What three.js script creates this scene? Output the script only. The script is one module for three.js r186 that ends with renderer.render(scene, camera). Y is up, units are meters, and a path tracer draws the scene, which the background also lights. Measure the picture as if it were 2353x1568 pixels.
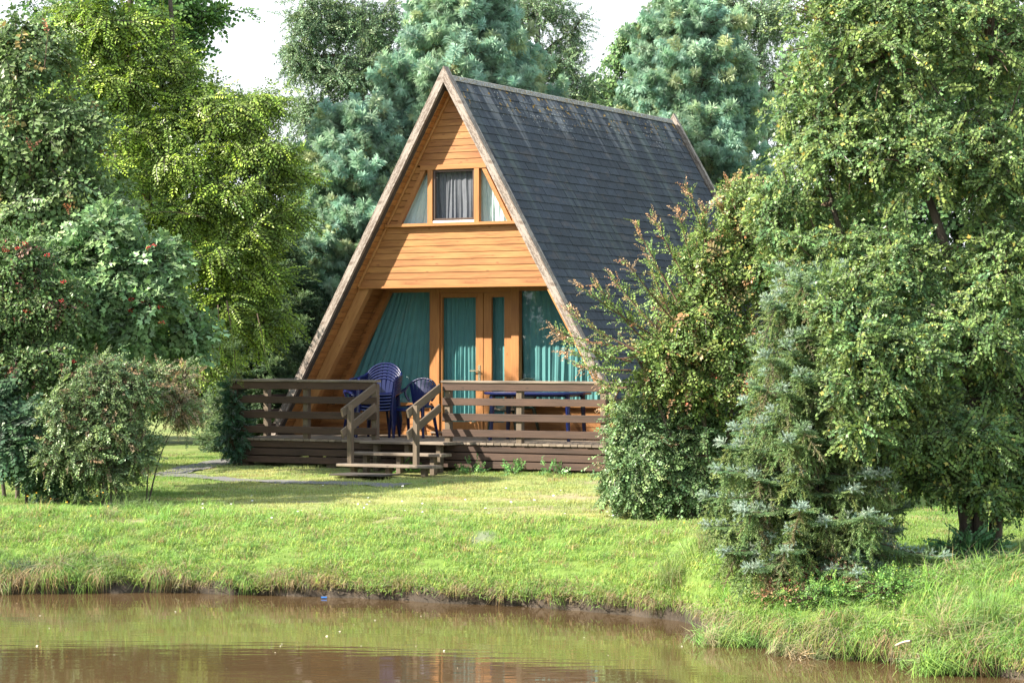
import * as THREE from 'three';
import { mergeGeometries } from 'three/addons/utils/BufferGeometryUtils.js';
import { ImprovedNoise } from 'three/addons/math/ImprovedNoise.js';

// ---------------------------------------------------------------- camera, sky, sun, exposure
const scene = new THREE.Scene();
const EYE = 1.62, F = 5484, CX = 1176, HOR = 808;            // focal length and horizon in pixels of a 2352 px wide picture
const camera = new THREE.PerspectiveCamera(2 * Math.atan(784 / F) * 180 / Math.PI, 1024 / 682, 0.5, 900);
camera.position.set(0, EYE, 0);
camera.rotation.x = Math.atan((HOR - 784) / F);
const renderer = new THREE.WebGLRenderer();
renderer.toneMapping = THREE.LinearToneMapping;
renderer.toneMappingExposure = 3.0;
renderer.shadowMap.enabled = true;
{ // hazy late-summer sky: milky near the horizon, pale blue overhead
  const W = 64, H = 64, d = new Float32Array(W * H * 4);
  for (let j = 0; j < H; j++) for (let i = 0; i < W; i++) {
    const e = Math.max(0, (j + 0.5) / H * 2 - 1), k = Math.pow(1 - e, 2.2), o = (j * W + i) * 4;
    d[o] = 0.29 + 0.29 * k; d[o + 1] = 0.365 + 0.235 * k; d[o + 2] = 0.445 + 0.175 * k; d[o + 3] = 1;
  }
  const t = new THREE.DataTexture(d, W, H, THREE.RGBAFormat, THREE.FloatType);
  t.mapping = THREE.EquirectangularReflectionMapping; t.magFilter = THREE.LinearFilter; t.minFilter = THREE.LinearFilter; t.wrapS = THREE.RepeatWrapping; t.needsUpdate = true;
  scene.background = t; scene.environment = t;
}
const sun = new THREE.DirectionalLight(new THREE.Color().setRGB(1, 0.91, 0.76), 4.9);
sun.position.set(-1.33 * 30, 1.0 * 30, 0.41 * 30 - 32); sun.target.position.set(0, 0, -32);
sun.shadow.radius = 1.4; sun.castShadow = true; sun.shadow.mapSize.set(4096, 4096);
Object.assign(sun.shadow.camera, { left: -25, right: 25, top: 25, bottom: -25, near: 1, far: 120 });
scene.add(sun, sun.target);

// ---------------------------------------------------------------- helpers
function rngOf(seed) { let a = seed >>> 0; return () => { a = (a + 0x6D2B79F5) | 0; let t = Math.imul(a ^ (a >>> 15), 1 | a); t = (t + Math.imul(t ^ (t >>> 7), 61 | t)) ^ t; return ((t ^ (t >>> 14)) >>> 0) / 4294967296; }; }
const IN = new ImprovedNoise();
const noise = (x, y = 0, z = 0) => IN.noise(x + 31.7, y + 11.3, z + 5.9);
const fbm = (x, y, z = 0) => noise(x, y, z) + 0.5 * noise(x * 2.1, y * 2.1, z + 3) + 0.25 * noise(x * 4.3, y * 4.3, z + 7);
const V = (x, y, z) => new THREE.Vector3(x, y, z);
const clamp = (x, a = 0, b = 1) => Math.min(b, Math.max(a, x));
const smooth = (a, b, x) => { const t = clamp((x - a) / (b - a)); return t * t * (3 - 2 * t); };
const lerp = (a, b, t) => a + (b - a) * t;
const at = (px, py, d) => V((px - CX) / F * d, EYE - (py - HOR) / F * d, -d);   // the point that a pixel shows at depth d
const taken = {};
const numbered = (n) => { const k = taken[n] = (taken[n] ?? -1) + 1; return k ? n + '_' + String(k).padStart(3, '0') : n; };
function shade(o) { o.traverse((m) => { if (m.isMesh) { m.castShadow = true; m.receiveShadow = true; } }); return o; }
function tag(o, label, category, group, kind) { o.userData.label = label; o.userData.category = category; if (group) o.userData.group = group; if (kind) o.userData.kind = kind; return o; }
function thing(name, label, category, p = V(0, 0, 0), turn = 0, group) {
  const o = new THREE.Group(); o.name = numbered(name); o.position.copy(p); o.rotation.y = turn; scene.add(o);
  return tag(o, label, category, group);
}
function part(name, geo, mat, parent, kind) {
  const m = new THREE.Mesh(geo, mat); m.name = name; m.castShadow = m.receiveShadow = true;
  if (kind) m.userData.kind = kind;
  parent.add(m); return m;
}
function solo(name, geo, mat, label, category, group, kind) { const m = new THREE.Mesh(geo, mat); m.name = numbered(name); m.castShadow = m.receiveShadow = true; scene.add(m); return tag(m, label, category, group, kind); }
function setting(name, geo, mat) { const m = new THREE.Mesh(geo, mat); m.name = name; m.castShadow = m.receiveShadow = true; m.userData.kind = 'structure'; scene.add(m); return m; }
const lin = (r, g, b) => new THREE.Color().setRGB(r, g, b);

// textures: f(u, v, x, y) -> linear [r, g, b]
const toS = (c) => { c = clamp(c); return Math.round(255 * (c <= 0.0031308 ? 12.92 * c : 1.055 * Math.pow(c, 1 / 2.4) - 0.055)); };
function colorTex(w, h, f, rep = [1, 1]) {
  const d = new Uint8Array(w * h * 4);
  for (let y = 0; y < h; y++) for (let x = 0; x < w; x++) { const c = f(x / w, y / h, x, y), o = (y * w + x) * 4; d[o] = toS(c[0]); d[o + 1] = toS(c[1]); d[o + 2] = toS(c[2]); d[o + 3] = 255; }
  const t = new THREE.DataTexture(d, w, h, THREE.RGBAFormat); t.colorSpace = THREE.SRGBColorSpace;
  t.magFilter = THREE.LinearFilter; t.minFilter = THREE.LinearMipmapLinearFilter; t.generateMipmaps = true; t.wrapS = t.wrapT = THREE.RepeatWrapping; t.repeat.set(...rep); t.needsUpdate = true; return t;
}
function grayTex(w, h, f, rep = [1, 1]) {
  const d = new Uint8Array(w * h * 4);
  for (let y = 0; y < h; y++) for (let x = 0; x < w; x++) { const c = Math.round(255 * clamp(f(x / w, y / h, x, y))), o = (y * w + x) * 4; d[o] = d[o + 1] = d[o + 2] = c; d[o + 3] = 255; }
  const t = new THREE.DataTexture(d, w, h, THREE.RGBAFormat); t.magFilter = THREE.LinearFilter; t.minFilter = THREE.LinearFilter; t.wrapS = t.wrapT = THREE.RepeatWrapping; t.repeat.set(...rep); t.needsUpdate = true; return t;
}
// noise that repeats over the unit square
const tile = (u, v, fx, fy, z = 0) => { const a = 1 - u, b = 1 - v; return noise(u * fx, v * fy, z) * a * b + noise((u - 1) * fx, v * fy, z) * u * b + noise(u * fx, (v - 1) * fy, z) * a * v + noise((u - 1) * fx, (v - 1) * fy, z) * u * v; };

// triangle soup with uv and colour
class Soup {
  constructor() { this.p = []; this.u = []; this.c = []; }
  tri(a, b, c, ua, ub, uc, col) {
    this.p.push(a[0], a[1], a[2], b[0], b[1], b[2], c[0], c[1], c[2]);
    if (ua) this.u.push(ua[0], ua[1], ub[0], ub[1], uc[0], uc[1]);
    if (col) for (let i = 0; i < 3; i++) this.c.push(col[0], col[1], col[2]);
  }
  quad(a, b, c, d, ua, ub, uc, ud, col) { this.tri(a, b, c, ua, ub, uc, col); this.tri(a, c, d, ua, uc, ud, col); }
  geo() {
    const g = new THREE.BufferGeometry(); g.setAttribute('position', new THREE.Float32BufferAttribute(this.p, 3));
    if (this.u.length) g.setAttribute('uv', new THREE.Float32BufferAttribute(this.u, 2));
    if (this.c.length) g.setAttribute('color', new THREE.Float32BufferAttribute(this.c, 3));
    g.computeVertexNormals(); return g;
  }
}
let uvShift = 0;
// box with chamfered long edges; grain runs along axis (0 x, 1 y, 2 z); centre c, size s, uv in metres
function bar(c, s, axis = 0, bev = 0.004) {
  uvShift += 0.377; const S = new Soup(), [l, a, b] = [axis, (axis + 1) % 3, (axis + 2) % 3];
  const hl = s[l] / 2, ha = s[a] / 2, hb = s[b] / 2, k = Math.min(bev, ha * 0.45, hb * 0.45);
  const ring = [[ha - k, -hb], [ha, -hb + k], [ha, hb - k], [ha - k, hb], [-ha + k, hb], [-ha, hb - k], [-ha, -hb + k], [-ha + k, -hb]];
  const P = (t, r) => { const q = [0, 0, 0]; q[l] = c[l] + t; q[a] = c[a] + r[0]; q[b] = c[b] + r[1]; return q; };
  let run = uvShift % 7;
  for (let i = 0; i < 8; i++) {
    const r0 = ring[i], r1 = ring[(i + 1) % 8], w = Math.hypot(r1[0] - r0[0], r1[1] - r0[1]);
    const u0 = uvShift % 5 - hl, u1 = uvShift % 5 + hl;
    S.quad(P(-hl, r0), P(-hl, r1), P(hl, r1), P(hl, r0), [u0, run], [u0, run + w], [u1, run + w], [u1, run]); run += w;
  }
  for (const [t, f] of [[-hl, 1], [hl, -1]]) for (let i = 1; i < 7; i++) { const q = f > 0 ? [0, i + 1, i] : [0, i, i + 1]; S.tri(...q.map((n) => P(t, ring[n])), ...q.map((n) => [ring[n][0] * 0.3 + run, ring[n][1] + 0.1])); }
  return S.geo();
}
// a bar between two points, roll given by the up direction
function beam(p, q, w, h, up = V(0, 1, 0), bev = 0.004) {
  const L = p.distanceTo(q), g = bar([0, 0, 0], [L, h, w], 0, bev), x = q.clone().sub(p).normalize(), z = x.clone().cross(up).normalize(), y = z.clone().cross(x);
  g.applyMatrix4(new THREE.Matrix4().makeBasis(x, y, z).setPosition(p.clone().add(q).multiplyScalar(0.5))); return g;
}
// convex polygon in the xy plane made into a slab from z0 to z1
function slab(poly, z0, z1) {
  uvShift += 0.291; const S = new Soup(), n = poly.length, o = uvShift % 6, uv = (p) => [p[0] + o, p[1] + o * 1.7];
  for (let i = 1; i < n - 1; i++) {
    const t = [poly[0], poly[i], poly[i + 1]];
    S.tri(...t.map((p) => [p[0], p[1], z1]), ...t.map(uv)); S.tri(...[t[0], t[2], t[1]].map((p) => [p[0], p[1], z0]), ...[t[0], t[2], t[1]].map(uv));
  }
  for (let i = 0; i < n; i++) { const a = poly[i], b = poly[(i + 1) % n]; S.quad([a[0], a[1], z0], [b[0], b[1], z0], [b[0], b[1], z1], [a[0], a[1], z1], uv(a), uv(b), [uv(b)[0], uv(b)[1] + z1 - z0], [uv(a)[0], uv(a)[1] + z1 - z0]); }
  return S.geo();
}
// tapered tube through points
function tube(pts, radii, seg = 7, wob = 0) {
  const P = [], U = [], I = [], N = pts.length; let run = 0;
  const ref = Math.abs(pts[1].clone().sub(pts[0]).normalize().y) > 0.9 ? V(1, 0, 0) : V(0, 1, 0);
  for (let i = 0; i < N; i++) {
    const t = pts[Math.min(i + 1, N - 1)].clone().sub(pts[Math.max(i - 1, 0)]).normalize(), a = t.clone().cross(ref).normalize();
    const bb = a.clone().cross(t); if (i) run += pts[i].distanceTo(pts[i - 1]);
    for (let k = 0; k <= seg; k++) {
      const w = k / seg * Math.PI * 2, r = radii[i] * (1 + wob * noise(i * 1.7, (k % seg) * 2.1, N)), q = pts[i].clone().addScaledVector(a, Math.cos(w) * r).addScaledVector(bb, Math.sin(w) * r);
      P.push(q.x, q.y, q.z); U.push(k / seg * Math.max(0.1, radii[0] * 6), run);
    }
  }
  for (let i = 0; i < N - 1; i++) for (let k = 0; k < seg; k++) { const o = i * (seg + 1) + k, m = o + seg + 1; I.push(o, m, o + 1, o + 1, m, m + 1); }
  const g = new THREE.BufferGeometry(); g.setAttribute('position', new THREE.Float32BufferAttribute(P, 3)); g.setAttribute('uv', new THREE.Float32BufferAttribute(U, 2)); g.setIndex(I); g.computeVertexNormals(); return g;
}
const curve = (pts, n) => new THREE.CatmullRomCurve3(pts).getPoints(n);

// ---------------------------------------------------------------- terrain
const WATER = -0.92;
// shoreline of the far bank: picture column and row of the water's edge, turned into x and depth on the water level
const SH = [[-9000, 1352], [-1500, 1366], [0, 1365], [230, 1364], [378, 1362], [584, 1369], [808, 1375], [1044, 1389], [1285, 1403], [1467, 1418], [1575, 1431], [1640, 1462], [1695, 1472], [1777, 1495], [1920, 1519], [2088, 1525], [2112, 1536], [2220, 1554], [2352, 1566], [2700, 1610], [3400, 1700], [5000, 1900]]
  .map(([px, py]) => { const d = (EYE - WATER) * F / (py - HOR); return [(px - CX) / F * d, d]; });
function shore(x) {
  let i = 0; while (i < SH.length - 2 && x > SH[i + 1][0]) i++;
  const t = clamp((x - SH[i][0]) / (SH[i + 1][0] - SH[i][0]), -3, 3);
  const s = Math.abs(x) < 9 ? 0.11 * noise(x * 1.9, 3) + 0.07 * noise(x * 5.3, 8) + 0.03 * noise(x * 13, 1) : 0;
  return lerp(SH[i][1], SH[i + 1][1], t) + s;
}
function lift(v, x) { // height of the land v metres behind the water's edge
  const lip = -0.705 + 0.05 * noise(x * 1.1, 40) + 0.04 * noise(x * 3.7, 44);
  const steep = smooth(1.5, 3.2, x); // the bank is lower and longer towards the spruce
  const a = lerp(2.1, 2.6, steep);
  if (v < 0) return WATER - 0.06 + Math.max(-1.2, v * 1.1);
  if (v < 0.13) return lerp(WATER - 0.06, lip - 0.05, smooth(0, 0.13, v));
  const crest = lerp(-0.19, -0.22, steep);
  if (v < a) { const t = (v - 0.13) / (a - 0.13); return lerp(lip - 0.05, crest, 1 - Math.pow(1 - t, 1.45)); }
  if (v < 9) return lerp(crest, 0.0, smooth(0, 1, 0.5 * (v - a) / (9 - a) + 0.0) * 2);
  return 0.0;
}
function ground(x, z) {
  const d = -z; if (d < 8) return lerp(-1.9, 0.05, smooth(8, 5.5, d));
  const v = d - shore(x), far = Math.max(0, d - 60);
  let h = lift(v, x);
  if (v > 0.13) h += (0.022 * noise(x * 0.9, z * 0.9) + 0.02 * noise(x * 2.3, z * 2.3) + 0.012 * noise(x * 6, z * 6)) * smooth(0.13, 0.6, v);
  if (x < -17) h = lerp(h, Math.max(h, 0.0), smooth(-18.5, -20.5, x));   // the pond ends there
  return h + far * 0.004;
}
// share of dry, short lawn and of bare soil at a spot
const dryness = (x, z, v) => clamp(smooth(1.6, 2.7, v) * 0.75 * (1 - 0.85 * smooth(1.1, 2.1, x)) * (1 - 0.6 * smooth(-3.2, -4.6, x)) + 0.55 * fbm(x * 0.5, z * 0.9, 2) * smooth(1, 3, v) + 0.15 * noise(x * 3, z * 3));
const ASH = at(1105, 1306, 25.25), bareSpots = [[...[at(1395, 1092, 30.6).x], -30.6, 0.5, 0.25], [at(300, 1178, 26.6).x, -26.7, 0.5, 0.12], [at(880, 1190, 26).x, -26.2, 0.28, 0.1], [at(1170, 1177, 26.6).x, -26.6, 0.6, 0.12], [at(1330, 1150, 27.2).x, -27.2, 0.5, 0.15], [at(1130, 1188, 26).x, -26.1, 0.7, 0.12], [at(1190, 1150, 27.2).x, -27.3, 1.3, 0.35], [at(1290, 1120, 28.6).x, -28.8, 0.9, 0.4], [at(960, 1170, 27).x, -27.2, 0.6, 0.2], [at(760, 1130, 28.4).x, -28.5, 0.5, 0.2]];
const bare = (x, z) => { let b = 0; for (const [bx, bz, rx, rz] of bareSpots) { const q = Math.hypot((x - bx) / rx, (z - bz) / rz) + 0.4 * noise(x * 7, z * 7, 4); b = Math.max(b, 1 - smooth(0.5, 1.2, q)); } return b; };
const ash = (x, z) => 1 - smooth(0.6, 1.1, Math.hypot((x - ASH.x) / 0.17, (z + 25.2) / 0.22) + 0.3 * noise(x * 14, z * 14));

const soilDetail = grayTex(512, 512, (u, v) => 0.5 + 0.30 * tile(u, v, 20, 20, 1) + 0.25 * tile(u, v, 61, 61, 2) + 0.12 * tile(u, v, 140, 140, 3));
const groundMap = colorTex(512, 512, (u, v) => { const a = 0.86 + 0.25 * tile(u, v, 12, 12, 5) + 0.3 * tile(u, v, 45, 45, 6) + 0.25 * tile(u, v, 130, 130, 7); return [a, a, a * 0.97]; });
const M = {};
M.ground = new THREE.MeshStandardMaterial({ map: groundMap, vertexColors: true, roughness: 1, bumpMap: soilDetail, bumpScale: 0.02 });
{
  const xs = [], vs = [];
  for (let x = -9; x <= 9.001; x += 0.075) xs.push(x);
  for (let s = 9.3, k = 0.4; s < 420; s += k, k *= 1.28) { xs.push(s); xs.unshift(-s); }
  for (let v = 0, k = 0.02; v < 14; v += k, k = Math.min(0.16, k * 1.12)) vs.push(v);
  for (let v = 14.3, k = 0.5; v < 620; v += k, k *= 1.25) vs.push(v);
  for (const v of [-0.03, -0.1, -0.3, -0.8, -2, -5, -9, -11, -12.5, -14, -15.5, -17, -18, -19, -21, -26, -40]) vs.unshift(v);
  const P = [], C = [], U = [], I = [];
  for (const x of xs) for (const v of vs) {
    const d = v < -8 ? Math.max(v + 25, -60) : shore(x) + v, z = -d, y = ground(x, z);
    const rough = v > 0.01 && v < 0.3 && Math.abs(x) < 9 ? (0.06 * noise(x * 7, v * 34, 3) + 0.035 * noise(x * 17, v * 60, 5)) * smooth(0, 0.03, v) * (1 - smooth(0.12, 0.3, v)) : 0;
    const under = Math.abs(x) < 9 ? 0.17 * smooth(-0.8, -0.02, v) * (1 - smooth(0.05, 0.16, v)) * clamp(0.75 + 1.1 * noise(x * 1.3, 20) + 0.5 * noise(x * 4.1, 22), 0.1, 1.4) : 0;   // the water has eaten in below the turf
    P.push(x, y, z + rough - under); U.push(x * 0.55, (z + 1.6 * y) * 0.55);
    const dr = dryness(x, z, v), so = 1 - smooth(0.09, 0.17, v + 0.04 * noise(x * 6, z * 6)), b = Math.max(bare(x, z), 0), as = ash(x, z);
    let c = [lerp(0.13, 0.31, dr), lerp(0.21, 0.315, dr), lerp(0.035, 0.11, dr)];
    const mix = (t, q) => { c = c.map((w, i) => lerp(w, q[i], t)); };
    const cl = 0.5 + 0.9 * noise(x * 5, v * 22, 9);
    mix(so, [lerp(0.045, 0.12, clamp(cl * cl)), lerp(0.036, 0.094, clamp(cl * cl)), lerp(0.028, 0.074, clamp(cl * cl))]); mix(b * 0.75, [0.30, 0.235, 0.15]); mix(as * 0.6, [0.19, 0.185, 0.18]);
    C.push(...c);
  }
  const n = vs.length;
  for (let i = 0; i < xs.length - 1; i++) for (let j = 0; j < n - 1; j++) { const o = i * n + j; I.push(o, o + n, o + 1, o + 1, o + n, o + n + 1); }
  const g = new THREE.BufferGeometry(); g.setAttribute('position', new THREE.Float32BufferAttribute(P, 3)); g.setAttribute('color', new THREE.Float32BufferAttribute(C, 3)); g.setAttribute('uv', new THREE.Float32BufferAttribute(U, 2)); g.setIndex(I); g.computeVertexNormals();
  setting('lawn', g, M.ground);
}
{ // pond: silty brown water, nearly still
  const rip = grayTex(512, 512, (u, v) => 0.5 + 0.30 * tile(u, v, 5, 14, 1) + 0.2 * tile(u, v, 11, 31, 2) + 0.06 * tile(u, v, 40, 80, 3));
  const silt = colorTex(256, 256, (u, v) => { const a = 1 + 0.22 * tile(u, v, 3, 5, 1) + 0.12 * tile(u, v, 9, 13, 2); return [0.087 * a, 0.055 * a, 0.0265 * a]; }, [0.11, 0.16]);
  const r2 = rip; r2.repeat.set(0.22, 0.30);
  M.water = new THREE.MeshPhysicalMaterial({ map: silt, roughness: 0.035, ior: 1.33, bumpMap: r2, bumpScale: 0.0024 });
  const g = new THREE.BufferGeometry(), x0 = -140, x1 = 140, z0 = -34, z1 = -4;
  g.setAttribute('position', new THREE.Float32BufferAttribute([x0, WATER, z1, x1, WATER, z1, x1, WATER, z0, x0, WATER, z0], 3));
  g.setAttribute('uv', new THREE.Float32BufferAttribute([x0, z1, x1, z1, x1, z0, x0, z0], 2)); g.setAttribute('normal', new THREE.Float32BufferAttribute([0, 1, 0, 0, 1, 0, 0, 1, 0, 0, 1, 0], 3)); g.setIndex([0, 1, 2, 0, 2, 3]);
  setting('pond_water', g, M.water);
}
{ // grey gravel path round the deck
  const tex = colorTex(256, 256, (u, v) => { const a = 0.15 * (1 + 0.5 * tile(u, v, 40, 40, 1) + 0.5 * tile(u, v, 90, 90, 2)); return [a, a * 0.98, a]; });
  const mat = new THREE.MeshStandardMaterial({ map: tex, roughness: 1 });
  const lay = (pts, w) => {
    const c = curve(pts, 60), S = new Soup();
    for (let i = 0; i < 60; i++) {
      const q = [c[i], c[i + 1]].map((p, k) => { const t = c[Math.min(60, i + k + 1)].clone().sub(c[Math.max(0, i + k - 1)]).normalize(), n = V(-t.z, 0, t.x), ww = w * (1 + 0.25 * noise((i + k) * 0.4, 5)); return [-1, 0, 1].map((s) => { const e = p.clone().addScaledVector(n, s * ww / 2); return [e.x, ground(e.x, e.z) + 0.012, e.z]; }); });
      for (const s of [0, 1]) { const [a, b, e, f] = [q[0][s], q[0][s + 1], q[1][s + 1], q[1][s]]; S.quad(a, b, e, f, ...[a, b, e, f].map((p) => [p[0] * 2, p[2] * 2])); }
    }
    const g = S.geo(), nn = g.attributes.normal; for (let i = 0; i < nn.count; i++) nn.setXYZ(i, 0, 1, 0); return g;
  };
  const gx = (px, d) => V((px - CX) / F * d, 0, -d);
  M.path = mat;
  setting('path', mergeGeometries([lay([gx(930, 30.75), gx(830, 31.0), gx(700, 31.35), gx(560, 31.75), gx(470, 32.1), gx(380, 32.7)], 0.42), lay([gx(370, 32.6), gx(430, 33.4), gx(490, 34.6), gx(545, 36.2)], 0.5)]), mat);
}

// ---------------------------------------------------------------- wood, felt, cloth, plastic
function grain(base, dark, contrast, knots, fx = 3, fy = 46) { // base and dark are linear colours; grain along u
  return (u, v) => {
    const w = 0.06 * tile(u, v, 2, 3, 4), g1 = tile(u, clamp(v + w * 0.2, 0, 1), fx, fy, 1), g2 = tile(u, v, fx * 3, fy * 2.6, 2), g3 = tile(u, v, 2, 6, 3);
    let t = clamp(0.35 + contrast * (0.9 * g1 + 0.5 * g2 + 0.7 * g3));
    for (const [kx, ky] of knots) { const q = Math.hypot((u - kx) * 16, (v - ky) * 38); t = Math.max(t, (1 - smooth(0.25, 0.6, q)) * 0.95); }
    return base.map((c, i) => lerp(c, dark[i], t));
  };
}
const kn = (seed, n) => { const r = rngOf(seed); return Array.from({ length: n }, () => [r(), r()]); };
const woodBump = grayTex(256, 256, (u, v) => 0.5 + 0.4 * tile(u, v, 3, 46, 1) + 0.2 * tile(u, v, 8, 110, 2));
const woodMat = (tex, rough = 0.7, bs = 0.0015) => new THREE.MeshStandardMaterial({ map: tex, roughness: rough, bumpMap: woodBump, bumpScale: bs });
const pineTex = colorTex(512, 512, grain([0.42, 0.195, 0.060], [0.22, 0.083, 0.022], 0.9, kn(3, 16)));
M.pine = [1, 0.88, 1.08, 0.95].map((k, i) => { const m = woodMat(pineTex, 0.55); m.color.setRGB(k, k * (i === 1 ? 0.95 : 1), k * (i === 2 ? 1.06 : 0.98)); return m; });
M.frame = woodMat(colorTex(256, 256, grain([0.40, 0.175, 0.052], [0.23, 0.088, 0.023], 0.6, kn(8, 3))), 0.5);
M.soffit = [1, 0.9, 1.06].map((k) => { const m = woodMat(pineTex, 0.6); m.color.setRGB(k, k, k); return m; });
M.rafter = woodMat(colorTex(256, 256, grain([0.44, 0.22, 0.075], [0.28, 0.12, 0.035], 0.6, kn(12, 3))), 0.6);
// weathered barge boards: brown stain flaking off grey-white wood
M.barge = woodMat(colorTex(512, 512, (u, v) => {
  const f = 0.7 * tile(u, v, 5, 26, 1) + 0.9 * tile(u, v, 18, 90, 2) + 0.7 * tile(u, v, 70, 190, 3) + 0.5 * tile(u, v, 2, 4, 8) + 0.02, p = smooth(-0.3, 0.3, f), g = 1 + 0.35 * tile(u, v, 4, 90, 5);
  return [lerp(0.125, 0.31, p) * g, lerp(0.093, 0.268, p) * g, lerp(0.075, 0.238, p) * g];
}), 0.85, 0.003);
const deckTex = colorTex(512, 512, grain([0.074, 0.041, 0.0275], [0.031, 0.018, 0.0130], 0.85, kn(21, 8)));
M.deck = [1, 0.85, 1.15].map((k) => { const m = woodMat(deckTex, 0.75, 0.003); m.color.setRGB(k, k * 0.98, k * 0.97); return m; });
M.tread = woodMat(colorTex(512, 512, grain([0.235, 0.19, 0.15], [0.10, 0.078, 0.06], 0.9, kn(25, 5))), 0.85, 0.004);
M.floor = [1, 0.86, 1.12].map((k) => { const m = woodMat(M.tread.map, 0.85, 0.004); m.color.setRGB(k, k * 0.99, k * 0.98); return m; });
M.greyPost = woodMat(colorTex(256, 256, grain([0.155, 0.118, 0.085], [0.075, 0.058, 0.038], 0.8, kn(31, 3))), 0.85, 0.004);
const felt = colorTex(1024, 1024, (u, v) => { // u along the ridge (0..8 m), v down the slope (0..6.5 m)
  const q = v * 6.5, g = 1 + 0.5 * noise(u * 420, v * 340, 1) + 0.28 * noise(u * 150, v * 40, 2);
  let c = [0.034 * g, 0.043 * g, 0.059 * g];
  const mix = (t, k) => { t = clamp(t); c = c.map((w, i) => lerp(w, k[i] * (0.8 + 0.2 * g), t)); };
  const run = noise(u * 34, v * 2.2, 5) + 0.7 * noise(u * 90, v * 4, 6), reach = 0.55 + 0.5 * noise(u * 13, 2, 7) + 0.45 * noise(u * 41, 6, 8);
  mix(smooth(0.0, 0.5, run) * 0.5 * (1 - smooth(reach * 0.5, reach * 1.5, q)), [0.27, 0.27, 0.28]);                                       // pale run-off below the ridge
  mix(smooth(0.15, 0.6, noise(u * 17, v * 1.1, 11) + 0.4 * noise(u * 70, v * 6, 12)) * 0.45 * (1 - smooth(2.6, 4.4, q)), [0.10, 0.125, 0.115]);    // algae runs
  mix(smooth(0.2, 0.55, noise(u * 22, v * 44, 13) + 0.5 * noise(u * 70, v * 120, 14)) * 0.25, [0.125, 0.098, 0.085]);                    // worn granules
  mix(smooth(0.42, 0.56, noise(u * 95, v * 78, 21) + 0.35 * noise(u * 260, v * 220, 22) + 0.25 * noise(u * 9, 1, 3)) * (1 - smooth(0.28, 0.62, q)), [0.36, 0.20, 0.03]);  // lichen
  mix(smooth(0.46, 0.56, noise(u * 180, v * 150, 25) + 0.2 * noise(u * 12, 4, 3)) * 0.8 * (1 - smooth(0.35, 1.1, q)), [0.42, 0.42, 0.40]);
  return c;
});
M.felt = new THREE.MeshStandardMaterial({ map: felt, roughness: 0.92, vertexColors: true });
M.ridge = new THREE.MeshStandardMaterial({ roughness: 0.95, map: colorTex(512, 128, (u, v) => { const g = 0.75 + 1.1 * tile(u, v, 120, 8, 1) + 0.9 * tile(u, v, 250, 30, 2) + 0.6 * tile(u, v, 30, 3, 7), o = smooth(0.16, 0.3, tile(u, v, 60, 14, 4) + 0.4 * tile(u, v, 190, 40, 5)); return [lerp(0.33 * g, 0.34, o), lerp(0.325 * g, 0.2, o), lerp(0.32 * g, 0.04, o)]; }) });
M.dark = new THREE.MeshStandardMaterial({ color: lin(0.055, 0.046, 0.040), roughness: 0.95 });   // tarred felt underlay, creosoted joists
M.plaster = new THREE.MeshStandardMaterial({ color: lin(0.35, 0.30, 0.24), roughness: 0.95 });
M.glass = new THREE.MeshPhysicalMaterial({ color: 0xffffff, transmission: 1, thickness: 0, roughness: 0.0, ior: 1.5 });
M.brass = new THREE.MeshStandardMaterial({ color: lin(0.75, 0.68, 0.5), metalness: 0.9, roughness: 0.3 });
M.steel = new THREE.MeshStandardMaterial({ color: lin(0.65, 0.65, 0.64), metalness: 0.9, roughness: 0.35 });
const weave = (r, g, b) => colorTex(256, 256, (u, v) => { const a = 1 + 0.10 * Math.sin(u * 6.2832 * 64) * Math.sin(v * 6.2832 * 64) + 0.18 * tile(u, v, 5, 5, 3) + 0.10 * tile(u, v, 60, 20, 4); return [r * a, g * a, b * a]; });
const cloth = (r, g, b) => new THREE.MeshStandardMaterial({ map: weave(r, g, b), roughness: 0.95, side: THREE.DoubleSide });
M.teal = cloth(0.082, 0.235, 0.24); M.grey = cloth(0.125, 0.135, 0.16); M.pale = cloth(0.46, 0.60, 0.60);
M.whitePaint = new THREE.MeshStandardMaterial({ color: lin(0.72, 0.72, 0.70), roughness: 0.5 });
M.brownPaint = new THREE.MeshStandardMaterial({ color: lin(0.07, 0.045, 0.035), roughness: 0.4 });

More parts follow.
